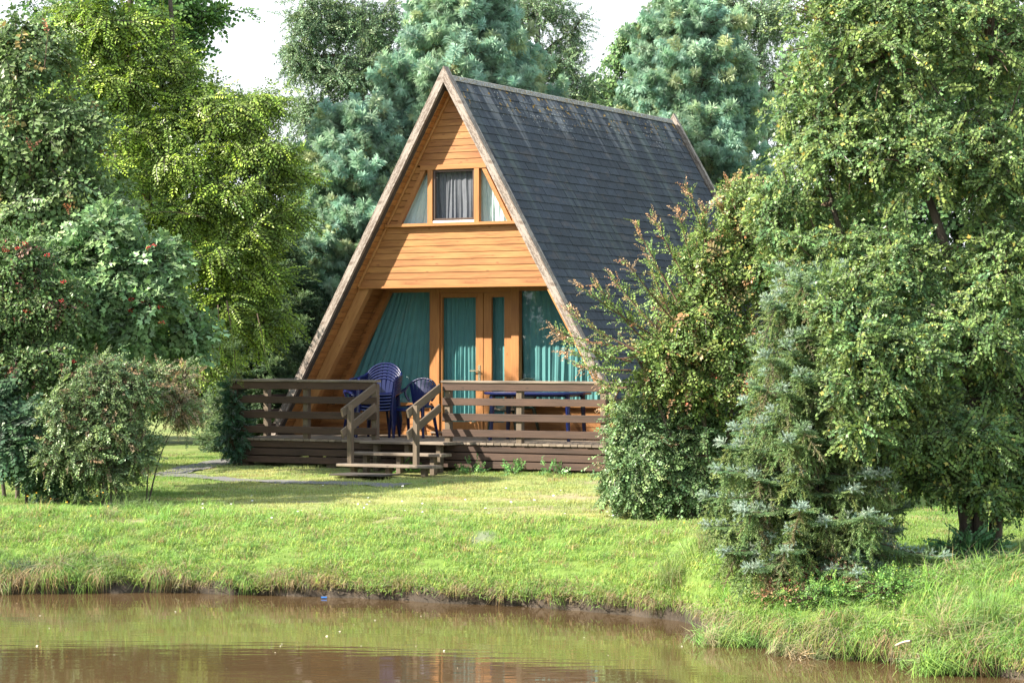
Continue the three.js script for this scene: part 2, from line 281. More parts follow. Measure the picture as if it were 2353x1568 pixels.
// ---------------------------------------------------------------- the cabin (own axes: x along the front, z out of the front, y above the lawn)
const YAW = -28.82 * Math.PI / 180, HOUSE = V(-0.983, 0, -34), B = 0.443, K = 0.571, SL = Math.atan(K), sn = Math.sin(SL), cs = Math.cos(SL);
const toWorld = (x, y, z) => V(x, y, z).applyAxisAngle(V(0, 1, 0), YAW).add(HOUSE);
const cabin = thing('a_frame_cabin', 'steep A-frame wooden cabin with dark felt-shingled roof and orange pine gable', 'cabin', HOUSE, YAW);
const L = 7.84, HB = B + 5.255, HR = B + 5.115, HS = B + 5.02;      // apex heights: barge boards, roof skin, soffit
const half = (y, top = HS) => (top - y) * K;                         // half width under a slope at height y
{
  // roof slabs and the shingles on them
  const R = rngOf(77);
  for (const s of [-1, 1]) {
    const y0 = 0.12, top = HR - 0.012, poly = s > 0 ? [[0, HS], [half(y0), y0], [half(y0, top), y0], [0, top]] : [[0, HS], [0, top], [-half(y0, top), y0], [-half(y0), y0]];
    const roof = part('roof', slab(poly, -L + 0.06, -0.06), M.dark, cabin);
    const q1 = (HR - 0.15) / cs, rest = [], strips = [];
    const pt = (q, z, h) => [s * (q * sn + h * cs), HR - q * cs + h * sn, z], tabW = 0.333;
    for (let j = 0, q = 0.1; q < q1; j++, q += 0.14) {
      const off = -((j * 0.5 + (R() - 0.5) * 0.14) % 3) * tabW;
      for (let z0 = off; z0 < L - 0.32; z0 += 3 * tabW) {
        const S = new Soup(); let any = 0, front = 9;
        const tone = 0.86 + 0.28 * R();
        for (let k = 0; k < 3; k++) {
          const a = Math.max(0.16, z0 + k * tabW + 0.004), b = Math.min(L - 0.16, z0 + (k + 1) * tabW - 0.004); if (b - a < 0.03) continue; any++; front = Math.min(front, a);
          const t = tone * (0.88 + 0.24 * R()), col = [t, t, t * (0.98 + 0.05 * R())], up = q - 0.06, lo = Math.min(q + 0.14, q1) + (R() - 0.5) * 0.006, h0 = 0.004, h1 = 0.015 + 0.005 * R();
          const A = [pt(up, -a, h0), pt(up, -b, h0), pt(lo, -b, h1), pt(lo, -a, h1)], Bm = [pt(up, -a, 0), pt(up, -b, 0), pt(lo, -b, 0.0006), pt(lo, -a, 0.0006)];
          const uv = (zz, qq) => [zz / 8, qq / 6.5], U = [uv(a, up), uv(b, up), uv(b, lo), uv(a, lo)];
          const quad = (i, e, f, g, u0, u1, u2, u3) => s > 0 ? S.quad(i, e, f, g, u0, u1, u2, u3, col) : S.quad(g, f, e, i, u3, u2, u1, u0, col);
          quad(A[3], A[2], A[1], A[0], U[3], U[2], U[1], U[0]); quad(Bm[3], Bm[2], A[2], A[3], U[3], U[2], U[2], U[3]);
          quad(Bm[0], Bm[3], A[3], A[0], U[0], U[3], U[3], U[0]); quad(A[1], A[2], Bm[2], Bm[1], U[1], U[2], U[2], U[1]);
        }
        if (any) strips.push([S.geo(), q * 1.0 + front * 0.35]);
      }
    }
    strips.sort((a, b) => a[1] - b[1]);
    strips.forEach(([g], i) => { if (s > 0 && i < 300) part('shingle', g, M.felt, roof); else rest.push(g); });
    if (rest.length) part('shingles', mergeGeometries(rest), M.felt, roof, 'stuff');
  }
  { // ridge capping: a rounded felt strip over both slopes
    const S = new Soup(), prof = [[-0.058, -0.075], [-0.042, -0.044], [-0.02, -0.004], [0, 0.006], [0.02, -0.004], [0.042, -0.044], [0.058, -0.075]];
    for (let z = 0.16; z < L - 0.17; z += 0.25) for (let i = 0; i < 6; i++) {
      const w = 0.007 * (noise(z * 3, i) + 1), [a, b] = [prof[i], prof[i + 1]], z1 = Math.min(z + 0.25, L - 0.16);
      S.quad([a[0], HR + a[1] + 0.022, -z], [b[0], HR + b[1] + 0.022, -z], [b[0], HR + b[1] + 0.022 + w * 0.3, -z1], [a[0], HR + a[1] + 0.022 + w * 0.3, -z1], [z * 0.5, i / 6], [z * 0.5, (i + 1) / 6], [z1 * 0.5, (i + 1) / 6], [z1 * 0.5, i / 6]);
    }
    part('ridge_capping', S.geo(), M.ridge, cabin);
  }
  // barge boards, front and back
  for (const z of [-0.075, -L + 0.04]) for (const s of [-1, 1]) {
    const w = 0.115, th = z > -1 ? 0.135 : 0.08, y0 = z > -1 ? 0.36 : 0.15;
    const g = (() => { const ax = V(s * sn, -cs, 0), nn = V(s * cs, sn, 0), apex = V(0, HB, z), len = (HB - y0) / cs, S = [];
      const o = [[0, 0], [len, 0], [len, -w], [w * sn / cs * 0 + w * cs / sn, -w]].map(([a, b]) => { const p = apex.clone().addScaledVector(ax, a).addScaledVector(nn, b); return [p.x, p.y]; });
      o[3] = [0, HB - w / sn]; const m = slab(s > 0 ? [o[0], o[3], o[2], o[1]] : o, z - th / 2, z + th / 2);
      const P = m.attributes.position, U = m.attributes.uv; for (let i = 0; i < P.count; i++) U.setXY(i, (HB - P.getY(i)) / cs + (s + 1) * 2.3, P.getX(i) * s * cs + P.getY(i) * sn + P.getZ(i)); return m; })();
    part('bargeboard', g, M.barge, cabin);
  }
  // soffit boards under both slopes, running front to back
  for (const s of [-1, 1]) for (let q = 0.12; q < 5.75; q += 0.098) {
    const y = HS - (q + 0.047) * cs, x = (q + 0.047) * sn;
    const g = bar([0, 0, 0], [0.014, 0.092, 0.99], 2, 0.006); g.rotateZ(s * SL); g.translate(s * (x - 0.007 * cs), y - 0.007 * sn, -0.155 - 0.495);
    part('soffit_board', g, M.soffit[Math.floor(R() * 3)], cabin);
  }
  // gable wall above the porch: horizontal boards on a backing
  const zg = -0.31, yb = B + 2.136, yS = B + 2.99, yW0 = B + 3.04, yW1 = B + 3.80, inset = 0.018;
  part('gable_backing', slab([[-half(yb + 0.02), yb + 0.02], [half(yb + 0.02), yb + 0.02], [half(yS), yS], [-half(yS), yS]], zg - 0.06, zg - 0.022), M.rafter, cabin);
  part('gable_backing', slab([[-half(yW1 + 0.07), yW1 + 0.07], [half(yW1 + 0.07), yW1 + 0.07], [0, HS - 0.02]], zg - 0.06, zg - 0.022), M.rafter, cabin);
  const P = 0.0955, gl = (y) => -0.87 - (B + 3.06 - y) * 0.547;   // slanting jamb of the window: inner edge
  for (let y = yb, i = 0; y < HS - 0.12; y += P, i++) {
    const y1 = y + P - 0.009, mat = M.pine[Math.floor(R() * 4)], e = half(y) - inset, f = half(y1) - inset;
    if (y < yS - 0.02 && y1 > yS - 0.01) { part('gable_board', slab([[-e, y], [e, y], [half(yS - 0.006) - inset, yS - 0.006], [-half(yS - 0.006) + inset, yS - 0.006]], zg - 0.02, zg), mat, cabin); continue; }
    if (y1 > yW1 - 0.05 && y < yW1 + 0.07) { const q = yW1 + 0.072; if (y1 > q + 0.01) part('gable_board', slab([[-half(q) + inset, q], [half(q) - inset, q], [f, y1], [-f, y1]], zg - 0.02, zg), mat, cabin); if (y > yW1 + 0.03) continue; }
    if (y1 > yS - 0.01 && y < yW1 + 0.03) { // beside the window: short boards between slope and jamb
      for (const s of [-1, 1]) { const a = -gl(y) + 0.075, b = -gl(y1) + 0.075; if (e - a < 0.015) continue; const poly = [[s * a, y], [s * e, y], [s * f, y1], [s * b, y1]]; part('gable_board', slab(s > 0 ? poly : poly.reverse(), zg - 0.02, zg), mat, cabin); }
    } else part('gable_board', slab([[-e, y], [e, y], [Math.max(f, 0.004), y1], [-Math.max(f, 0.004), y1]], zg - 0.02, zg + 0.0015 * (i % 3)), mat, cabin);
  }
  part('gable_edge_board', bar([0, yb - 0.018, zg - 0.02], [2 * half(yb) - 0.05, 0.034, 0.07], 0), M.frame, cabin);
  for (const s of [-1, 1]) { // batten in the corner of gable and soffit
    part('corner_batten', beam(V(s * (half(yb) - 0.035), yb, zg + 0.018), V(s * 0.03, HS - 0.11, zg + 0.018), 0.03, 0.03, V(0, 0, 1)), M.rafter, cabin);
  }
  // loft window: a casement between two mullions, with a triangular light on either side
  {
    const w = new THREE.Group(); w.name = 'loft_window'; cabin.add(w);
    const c = 0.345, ml = 0.085, zf = zg - 0.03;
    part('sill', bar([0, yS + 0.018, zg + 0.03], [2 * half(yS) - 0.09, 0.045, 0.12], 0), M.frame, w);
    part('head', bar([0, yW1 + 0.034, zg + 0.012], [2 * half(yW1) - 0.30, 0.07, 0.05], 0), M.frame, w);
    for (const s of [-1, 1]) {
      part('mullion', bar([s * (c + ml / 2), (yS + yW1) / 2 + 0.02, zg - 0.005], [ml, yW1 - yS - 0.04, 0.07], 1), M.frame, w);
      part('slanting_jamb', slab(((p) => s > 0 ? p : p.reverse())([[s * -gl(yS + 0.04), yS + 0.04], [s * (-gl(yS + 0.04) + 0.07), yS + 0.04], [s * (-gl(yW1) + 0.07), yW1], [s * -gl(yW1), yW1]]), zg - 0.04, zg + 0.022), M.frame, w);
      const tri = [[s * (c + ml - 0.01), yS + 0.03], [s * (-gl(yS + 0.03) + 0.03), yS + 0.03], [s * (-gl(yW1) + 0.03), yW1 + 0.01], [s * (c + ml - 0.01), yW1 + 0.01]];
      part('pane', flat(s > 0 ? tri : tri.reverse(), zf), M.glass, w);
    }
    const cas = part('casement', frameGeo(-c, c, yS + 0.075, yW1, 0.034, zg - 0.03, zg + 0.008), M.brownPaint, w);
    part('pane', flat([[-c + 0.02, yS + 0.09], [c - 0.02, yS + 0.09], [c - 0.02, yW1 - 0.02], [-c + 0.02, yW1 - 0.02]], zg - 0.014), M.glass, cas);
    part('drip_rail', bar([0, yS + 0.058, zg - 0.004], [2 * c, 0.032, 0.05], 0), M.whitePaint, w);
  }
  // porch: ceiling, rafters, recessed glazed front with door
  const zd = -1.04, yd = B - 0.02, yt = B + 2.07;
  part('porch_ceiling', slab([[-half(yt + 0.1), yt + 0.1], [half(yt + 0.1), yt + 0.1], [half(yb - 0.01), yb - 0.01], [-half(yb - 0.01), yb - 0.01]], zd - 0.1, zg - 0.063), M.soffit[1], cabin);
  for (const s of [-1, 1]) part('rafter', beam(V(s * (half(0.40) - 0.11), 0.40, zg - 0.10), V(s * (half(yb + 0.04) - 0.11), yb + 0.04, zg - 0.10), 0.16, 0.13, V(0, 0, 1), 0.008), M.rafter, cabin);
  {
    const door = new THREE.Group(); door.name = 'door'; cabin.add(door);
    const leaf = (a, b, ga, gb, y0, y1, gy0, gy1, z0, z1) => { // a leaf with one tall pane
      const l = part('door_leaf', mergeGeometries([slab([[a, y0], [ga, y0], [ga, y1], [a, y1]], z0, z1), slab([[gb, y0], [b, y0], [b, y1], [gb, y1]], z0, z1), slab([[ga, y0], [gb, y0], [gb, gy0], [ga, gy0]], z0, z1 - 0.002), slab([[ga, gy1], [gb, gy1], [gb, y1], [ga, y1]], z0, z1 - 0.002)]), M.frame, door);
      upGrain(l.geometry); part('pane', flat([[ga, gy0], [gb, gy0], [gb, gy1], [ga, gy1]], (z0 + z1) / 2), M.glass, l); return l;
    };
    const y0 = yd + 0.03, y1 = yt - 0.03, g0 = B + 0.152, g1 = B + 1.975;
    const l1 = leaf(-0.645, 0.075, -0.615, -0.044, y0, y1, g0, g1, zd - 0.03, zd + 0.02);
    leaf(0.085, 0.555, 0.215, 0.43, y0, y1, g0, g1, zd - 0.03, zd + 0.014);
    const hd = part('handle', mergeGeometries([bar([0.014, B + 0.86, zd + 0.024], [0.042, 0.25, 0.008], 1), bar([0.014, B + 0.90, zd + 0.045], [0.018, 0.018, 0.04], 2), bar([-0.048, B + 0.90, zd + 0.062], [0.14, 0.020, 0.016], 0)]), M.brass, l1);
    hd.userData.label = 'brass lever handle on long plate';
    for (const y of [0.75, 1.6]) part('hinge', bar([0.565, B + y, zd + 0.03], [0.016, 0.16, 0.016], 1), M.brass, door);
    for (const [a, b] of [[-0.815, -0.65], [0.562, 0.69]]) part('door_post', bar([(a + b) / 2, (yd + yt + 0.1) / 2, zd], [b - a, yt + 0.1 - yd, 0.10], 1), M.frame, door);
    part('door_head', bar([-0.0565, yt + 0.03, zd - 0.003], [1.275, 0.115, 0.09], 0), M.frame, door);
    part('threshold', bar([-0.06, yd + 0.012, zd + 0.01], [1.46, 0.03, 0.12], 0), M.tread, door);
  }
  for (const s of [-1, 1]) { // side lights of the porch front, sills and boards below
    const w = new THREE.Group(); w.name = 'porch_window'; cabin.add(w);
    const xi = s < 0 ? 0.815 : 0.69, sill = B + 0.40, jamb = (y) => 1.526 + (yt - y) * 0.547;
    const tri = [[s * xi, sill + 0.02], [s * jamb(sill + 0.02), sill + 0.02], [s * jamb(yt), yt], [s * xi, yt]];
    part('pane', flat(s > 0 ? tri : tri.reverse(), zd - 0.01), M.glass, w);
    part('slanting_jamb', slab(((p) => s > 0 ? p : p.reverse())([[s * (jamb(sill) - 0.02), sill], [s * (jamb(sill) + 0.07), sill], [s * (jamb(yt) + 0.07), yt], [s * (jamb(yt) - 0.02), yt]]), zd - 0.045, zd + 0.045), M.frame, w);
    part('head', bar([s * (xi + jamb(yt)) / 2, yt + 0.03, zd], [jamb(yt) - xi + 0.1, 0.08, 0.085], 0), M.frame, w);
    part('sill', bar([s * (xi + jamb(sill) - 0.02) / 2, sill + 0.004, zd + 0.022], [jamb(sill) - xi + 0.05, 0.042, 0.13], 0), M.frame, w);
    for (let y = 0.36, i = 0; y < sill - 0.05; y += P, i++) { const y1 = Math.min(y + P - 0.008, sill - 0.018), poly = [[s * xi, y], [s * (half(y) - 0.03), y], [s * (half(y1) - 0.03), y1], [s * xi, y1]]; part('wall_board', slab(s > 0 ? poly : poly.reverse(), zd - 0.02, zd + 0.002), M.pine[i % 4], cabin); }
    for (let y = sill + 0.03, i = 0; y < yt; y += P, i++) { const y1 = y + P - 0.008, poly = [[s * (jamb(y) + 0.072), y], [s * (half(y) - 0.02), y], [s * (half(y1) - 0.02), y1], [s * (jamb(y1) + 0.072), y1]]; if (half(y1) - 0.02 > jamb(y1) + 0.08) part('wall_board', slab(s > 0 ? poly : poly.reverse(), zd - 0.02, zd + 0.002), M.pine[i % 4], cabin); }
  }
  // the inside closed off: floor, ceiling of the ground floor, back gable, dark wall backing
  part('floor', slab([[-half(0.3), 0.30], [half(0.3), 0.30], [half(0.38), 0.38], [-half(0.38), 0.38]], -L + 0.12, zd + 0.05), M.tread, cabin);
  part('loft_floor', slab([[-half(yt + 0.12), yt + 0.12], [half(yt + 0.12), yt + 0.12], [half(yb - 0.005), yb - 0.005], [-half(yb - 0.005), yb - 0.005]], -L + 0.15, zd - 0.11), M.plaster, cabin);
  part('back_gable', slab([[-half(0.2), 0.2], [half(0.2), 0.2], [0, HS]], -L + 0.1, -L + 0.14), M.pine[1], cabin);
  part('wall_backing', mergeGeometries([-1, 1].map((s) => { const poly = [[s * 0.6, 0.30], [s * half(0.30), 0.30], [s * half(B + 0.37), B + 0.37], [s * 0.6, B + 0.37]]; return slab(s > 0 ? poly : poly.reverse(), zd - 0.06, zd - 0.023); })), M.rafter, cabin);
}
function flat(poly, z) { const S = new Soup(); for (let i = 1; i < poly.length - 1; i++) { const t = [poly[0], poly[i], poly[i + 1]]; S.tri(...t.map((p) => [p[0], p[1], z]), ...t); } return S.geo(); }
function frameGeo(x0, x1, y0, y1, w, z0, z1) { return mergeGeometries([bar([x0 + w / 2, (y0 + y1) / 2, (z0 + z1) / 2], [w, y1 - y0, z1 - z0], 1), bar([x1 - w / 2, (y0 + y1) / 2, (z0 + z1) / 2], [w, y1 - y0, z1 - z0], 1), bar([(x0 + x1) / 2, y0 + w / 2, (z0 + z1) / 2 - 0.002], [x1 - x0 - 2 * w, w, z1 - z0], 0), bar([(x0 + x1) / 2, y1 - w / 2, (z0 + z1) / 2 - 0.002], [x1 - x0 - 2 * w, w, z1 - z0], 0)]); }
function upGrain(g) { const p = g.attributes.position, u = g.attributes.uv; for (let i = 0; i < p.count; i++) u.setXY(i, p.getY(i), p.getX(i) + p.getZ(i)); return g; }

// curtains behind the glass: corner heights per column, folds as real waves
function curtain(label, mat, cols, z, folds, amp, seed, group) {
  const R = rngOf(seed), n = 150, m = 26, P = [], U = [], I = [], ph = R() * 9;
  for (let i = 0; i <= n; i++) for (let j = 0; j <= m; j++) {
    const u = i / n, v = j / m, [x0, y0, x1, y1] = cols(u), x = lerp(x0, x1, v), y = lerp(y0, y1, v);   // from the rail to the hem
    const f = folds * u + 0.6 * noise(u * 5, v * 0.8, ph), d = amp * (0.55 + 0.45 * v) * (Math.sin(f * 6.283) + 0.45 * Math.sin(f * 2.37 * 6.283 + 1 + v) + 1.4 * noise(u * 14, v * 1.3, ph + 2));
    P.push(x + 0.3 * d * Math.cos(f * 6.283), y, z + d); U.push(u * 3, v * 2);
  }
  for (let i = 0; i < n; i++) for (let j = 0; j < m; j++) { const o = i * (m + 1) + j; I.push(o, o + 1, o + m + 1, o + 1, o + m + 2, o + m + 1); }
  const g = new THREE.BufferGeometry(); g.setAttribute('position', new THREE.Float32BufferAttribute(P, 3)); g.setAttribute('uv', new THREE.Float32BufferAttribute(U, 2)); g.setIndex(I); g.computeVertexNormals();
  const c = solo('curtain', g, mat, label, 'curtain', group); c.position.copy(HOUSE); c.rotation.y = YAW; return c;
}
{
  const zc = -1.15, yt = B + 2.10, yb = B + 0.36;
  curtain('teal curtain gathered aslant in the porch window behind the stacked chairs', M.teal, (u) => [lerp(-1.66, -0.79, u), yt, lerp(-2.5, -0.79, u), yb], zc, 13, 0.016, 1);
  curtain('teal curtain behind the wide door pane with the brass handle', M.teal, (u) => [lerp(-0.66, 0.01, u), yt - 0.06, lerp(-0.66, 0.01, u), B + 0.06], zc, 11, 0.017, 2);
  curtain('narrow teal curtain behind the slim door pane', M.teal, (u) => [lerp(0.16, 0.49, u), yt - 0.06, lerp(0.16, 0.49, u), B + 0.06], zc, 5, 0.016, 3);
  curtain('teal curtain hanging in straight folds in the porch window behind the table', M.teal, (u) => { const x = lerp(0.66, 2.5, u); return [x, Math.min(yt, yt - (x - 1.52) / 0.547), x, yb - 0.01]; }, zc, 17, 0.022, 4);
  const y0 = B + 2.99, y1 = B + 3.82, zw = -0.42;
  curtain('grey net curtain in the middle casement of the loft window', M.grey, (u) => [lerp(-0.37, 0.37, u), y1, lerp(-0.37, 0.37, u), y0], zw, 9, 0.014, 5);
  curtain('pale blue curtain drawn aslant in the loft window, beside the tree-shaded bargeboard', M.pale, (u) => [lerp(-0.56, -0.37, u), y1, lerp(-0.98, -0.42, u), y0], zw, 3, 0.014, 6);
  curtain('pale blue curtain in the sunlit triangular light of the loft window', M.pale, (u) => { const x = lerp(0.38, 0.98, u); return [x, Math.min(y1, y1 - (x - 0.52) / 0.547), x, y0]; }, zw, 4, 0.016, 7);
}

// ---------------------------------------------------------------- deck, railings and steps
const ZR = 1.1, DY = 0.39, X0 = -2.90, X1 = 3.15, OA = -0.424, OB = 0.652;
{
  const deck = thing('veranda_deck', 'raised dark brown timber deck with plank railings in front of the cabin', 'deck', HOUSE, YAW), R = rngOf(5);
  for (let x = X0 + 0.052, i = 0; x < X1; x += 0.1065, i++) { if (x + 0.05 > X1 + 0.02) break; part('deck_board', bar([x, DY - 0.016, (ZR + 0.03 - 1.0) / 2 + (R() - 0.5) * 0.012], [0.098, 0.03, ZR + 1.0 + 0.06], 2, 0.005), M.floor[Math.floor(R() * 3)], deck); }
  for (const z of [ZR - 0.10, 0.1, -0.8]) part('joist', bar([(X0 + X1) / 2, DY - 0.095, z], [X1 - X0 - 0.1, 0.12, 0.07], 0), M.dark, deck);
  for (const x of [X0 + 0.2, -1.2, 0.3, 1.7, X1 - 0.2]) for (const z of [ZR - 0.10, -0.8]) part('footing', bar([x, 0.06, z], [0.16, 0.24, 0.16], 1), M.greyPost, deck);
  const skirt = [[0.336, 0.094], [0.226, 0.096], [0.116, 0.094]];
  skirt.forEach(([y, h], i) => { for (const [a, b] of [[X0 + 0.01, 0.04], [0.046, X1]]) part('skirt_board', bar([(a + b) / 2, y - h / 2 + 0.02, ZR + 0.005 + 0.006 * i], [b - a, h, 0.026], 0), M.deck[(i + (a > 0)) % 3], deck); part('skirt_board', bar([X1 + 0.012 + 0.006 * i, y - h / 2 + 0.02, 0.0], [0.026, h, 2.1], 2), M.deck[i], deck); part('skirt_board', bar([X0 - 0.012 - 0.006 * i, y - h / 2 + 0.02, 0.0], [0.026, h, 2.1], 2), M.deck[i], deck); });
  const bands = [[1.142, 0.104], [0.942, 0.100], [0.728, 0.102], [0.512, 0.100]];
  const rail = (a, b, posts) => {
    for (const x of posts) part('post', bar([x, 0.745, ZR - 0.045], [0.085, 0.86, 0.085], 1), M.greyPost, deck);
    bands.forEach(([y, h], i) => part('rail_plank', bar([(a + b) / 2, y + (R() - 0.5) * 0.008, ZR + 0.013], [b - a, h, 0.028], 0, 0.005), M.deck[Math.floor(R() * 3)], deck));
    part('cap_rail', bar([(a + b) / 2, 1.212, ZR - 0.02], [b - a + 0.03, 0.034, 0.13], 0, 0.006), M.tread, deck);
  };
  rail(X0, OA, [X0 + 0.05, -1.62, OA - 0.05]); rail(OB, X1, [OB + 0.06, 1.83, X1 - 0.05]);
  for (const s of [-1, 1]) { // side railings back to the roof
    const x = s < 0 ? X0 : X1, zb = -0.55;
    for (const z of [0.25, zb + 0.05]) part('post', bar([x - s * 0.045, 0.745, z], [0.085, 0.86, 0.085], 1), M.greyPost, deck);
    for (const [y, h] of bands) part('rail_plank', bar([x + s * 0.0, y, (ZR - 0.04 + zb) / 2], [0.028, h, ZR - 0.06 - zb], 2, 0.005), M.deck[1], deck);
    part('cap_rail', bar([x - s * 0.02, 1.208, (ZR - 0.1 + zb) / 2], [0.13, 0.034, ZR - 0.1 - zb], 2, 0.006), M.tread, deck);
  }
  const st = thing('wooden_steps', 'three weathered timber steps with sloping plank handrails up to the deck', 'steps', HOUSE, YAW);
  [[DY + 0.004, 1.26, -0.52, 0.89], [0.247, 1.56, -0.50, 0.97], [0.103, 1.88, -0.50, 1.02]].forEach(([y, z, a, b], i) => {
    part('tread', bar([(a + b) / 2, y - 0.02, z], [b - a, 0.038, 0.275], 0, 0.006), M.tread, st);
    if (i) for (const x of [a + 0.2, (a + b) / 2, b - 0.2]) part('support', bar([x, (y - 0.04 - 0.14) / 2, z], [0.07, y + 0.10, 0.09], 1), M.greyPost, st);
    else for (const x of [a + 0.2, (a + b) / 2, b - 0.2]) part('support', bar([x, 0.14, z], [0.07, 0.40, 0.09], 1), M.greyPost, st);
  });
  for (const x of [OA + 0.01, OB - 0.02]) {
    part('handrail_post', bar([x + 0.045, 0.50, 1.86], [0.07, 0.80, 0.07], 1), M.greyPost, st);
    for (const [y0, y1] of [[1.13, 0.79], [0.855, 0.50]]) part('handrail_plank', beam(V(x - 0.005, y0, ZR + 0.045), V(x - 0.005, y1, 2.0), 0.028, 0.115, V(0, 1, 0), 0.005), M.greyPost, st);
  }
}

// ---------------------------------------------------------------- garden furniture
const plastic = (r, g, b) => new THREE.MeshPhysicalMaterial({ color: lin(r, g, b), roughness: 0.32, clearcoat: 0.12, clearcoatRoughness: 0.2 });
M.blue = plastic(0.0035, 0.009, 0.066); M.green = plastic(0.012, 0.035, 0.022);
function chairParts(o, mat) { // moulded fan-back armchair, seat facing +z
  const S = (pts, r, seg = 6) => tube(pts, r, seg);
  { // dished seat with rolled front
    const n = 12, P = [], I = [], U = [];
    for (let i = 0; i <= n; i++) for (let j = 0; j <= n; j++) { const u = i / n * 2 - 1, v = j / n, w = lerp(0.20, 0.235, v), x = u * w, z = lerp(-0.20, 0.235, v), y = 0.43 - 0.02 * (1 - u * u) * (1 - Math.pow(v * 2 - 1, 2)) - 0.035 * smooth(0.86, 1, v) + 0.015 * Math.abs(u) ** 4; P.push(x, y, z); U.push(u, v); }
    const m = (n + 1) * (n + 1); for (let k = 0; k < m; k++) P.push(P[k * 3], P[k * 3 + 1] - 0.018, P[k * 3 + 2]), U.push(0, 0);
    for (let i = 0; i < n; i++) for (let j = 0; j < n; j++) { const a = i * (n + 1) + j; I.push(a, a + 1, a + n + 1, a + 1, a + n + 2, a + n + 1, a + m, a + n + 1 + m, a + 1 + m, a + 1 + m, a + n + 1 + m, a + n + 2 + m); }
    for (let i = 0; i < n; i++) for (const [a, b] of [[i, i + 1], [(n) * (n + 1) + i + 1, (n) * (n + 1) + i], [(i + 1) * (n + 1), i * (n + 1)], [i * (n + 1) + n, (i + 1) * (n + 1) + n]]) I.push(a, a + m, b, b, a + m, b + m);
    const g = new THREE.BufferGeometry(); g.setAttribute('position', new THREE.Float32BufferAttribute(P, 3)); g.setAttribute('uv', new THREE.Float32BufferAttribute(U, 2)); g.setIndex(I); g.computeVertexNormals(); part('seat', g, mat, o);
  }
  const bz = (y) => -0.20 - 0.24 * (y - 0.43);                       // lean of the back
  const arc = []; for (let i = 0; i <= 20; i++) { const a = lerp(-0.62, Math.PI + 0.62, i / 20), y = 0.64 + 0.205 * Math.sin(a), x = 0.255 * Math.cos(a) * (Math.sin(a) < 0 ? 1 - 0.25 * -Math.sin(a) : 1); arc.push(V(x, y, bz(y) + 0.05 * Math.pow(Math.abs(Math.cos(a)), 3))); }
  part('back_rim', S(arc, arc.map((_, i) => 0.016)), mat, o);
  part('back_base', S([V(-0.20, 0.435, -0.185), V(-0.1, 0.455, -0.205), V(0.1, 0.455, -0.205), V(0.20, 0.435, -0.185)], [0.02, 0.024, 0.024, 0.02]), mat, o);
  for (let i = -3; i <= 3; i++) { // fan slats
    const a = i * 0.30, x0 = i * 0.032, x1 = Math.sin(a) * 0.24, y1 = 0.64 + 0.2 * Math.cos(a), g = beam(V(x0, 0.445, bz(0.445) - 0.004), V(x1, y1, bz(y1) + 0.012 * a * a), 0.008, 0.052, V(1, 0, 0), 0.003);
    part('back_slat', g, mat, o);
  }
  for (const s of [-1, 1]) {
    part('armrest', S([V(s * 0.245, 0.70, bz(0.7) + 0.035), V(s * 0.272, 0.655, -0.12), V(s * 0.285, 0.64, 0.06), V(s * 0.278, 0.625, 0.18), V(s * 0.262, 0.585, 0.225)], [0.018, 0.026, 0.028, 0.027, 0.022]).applyMatrix4(new THREE.Matrix4()), mat, o);
    part('front_leg', S([V(s * 0.262, 0.60, 0.222), V(s * 0.245, 0.44, 0.225), V(s * 0.262, 0.2, 0.245), V(s * 0.275, 0, 0.262)], [0.022, 0.03, 0.026, 0.02], 5), mat, o);
    part('rear_leg', S([V(s * 0.20, 0.44, -0.18), V(s * 0.215, 0.22, -0.235), V(s * 0.235, 0, -0.29)], [0.03, 0.026, 0.02], 5), mat, o);
  }
  return o;
}
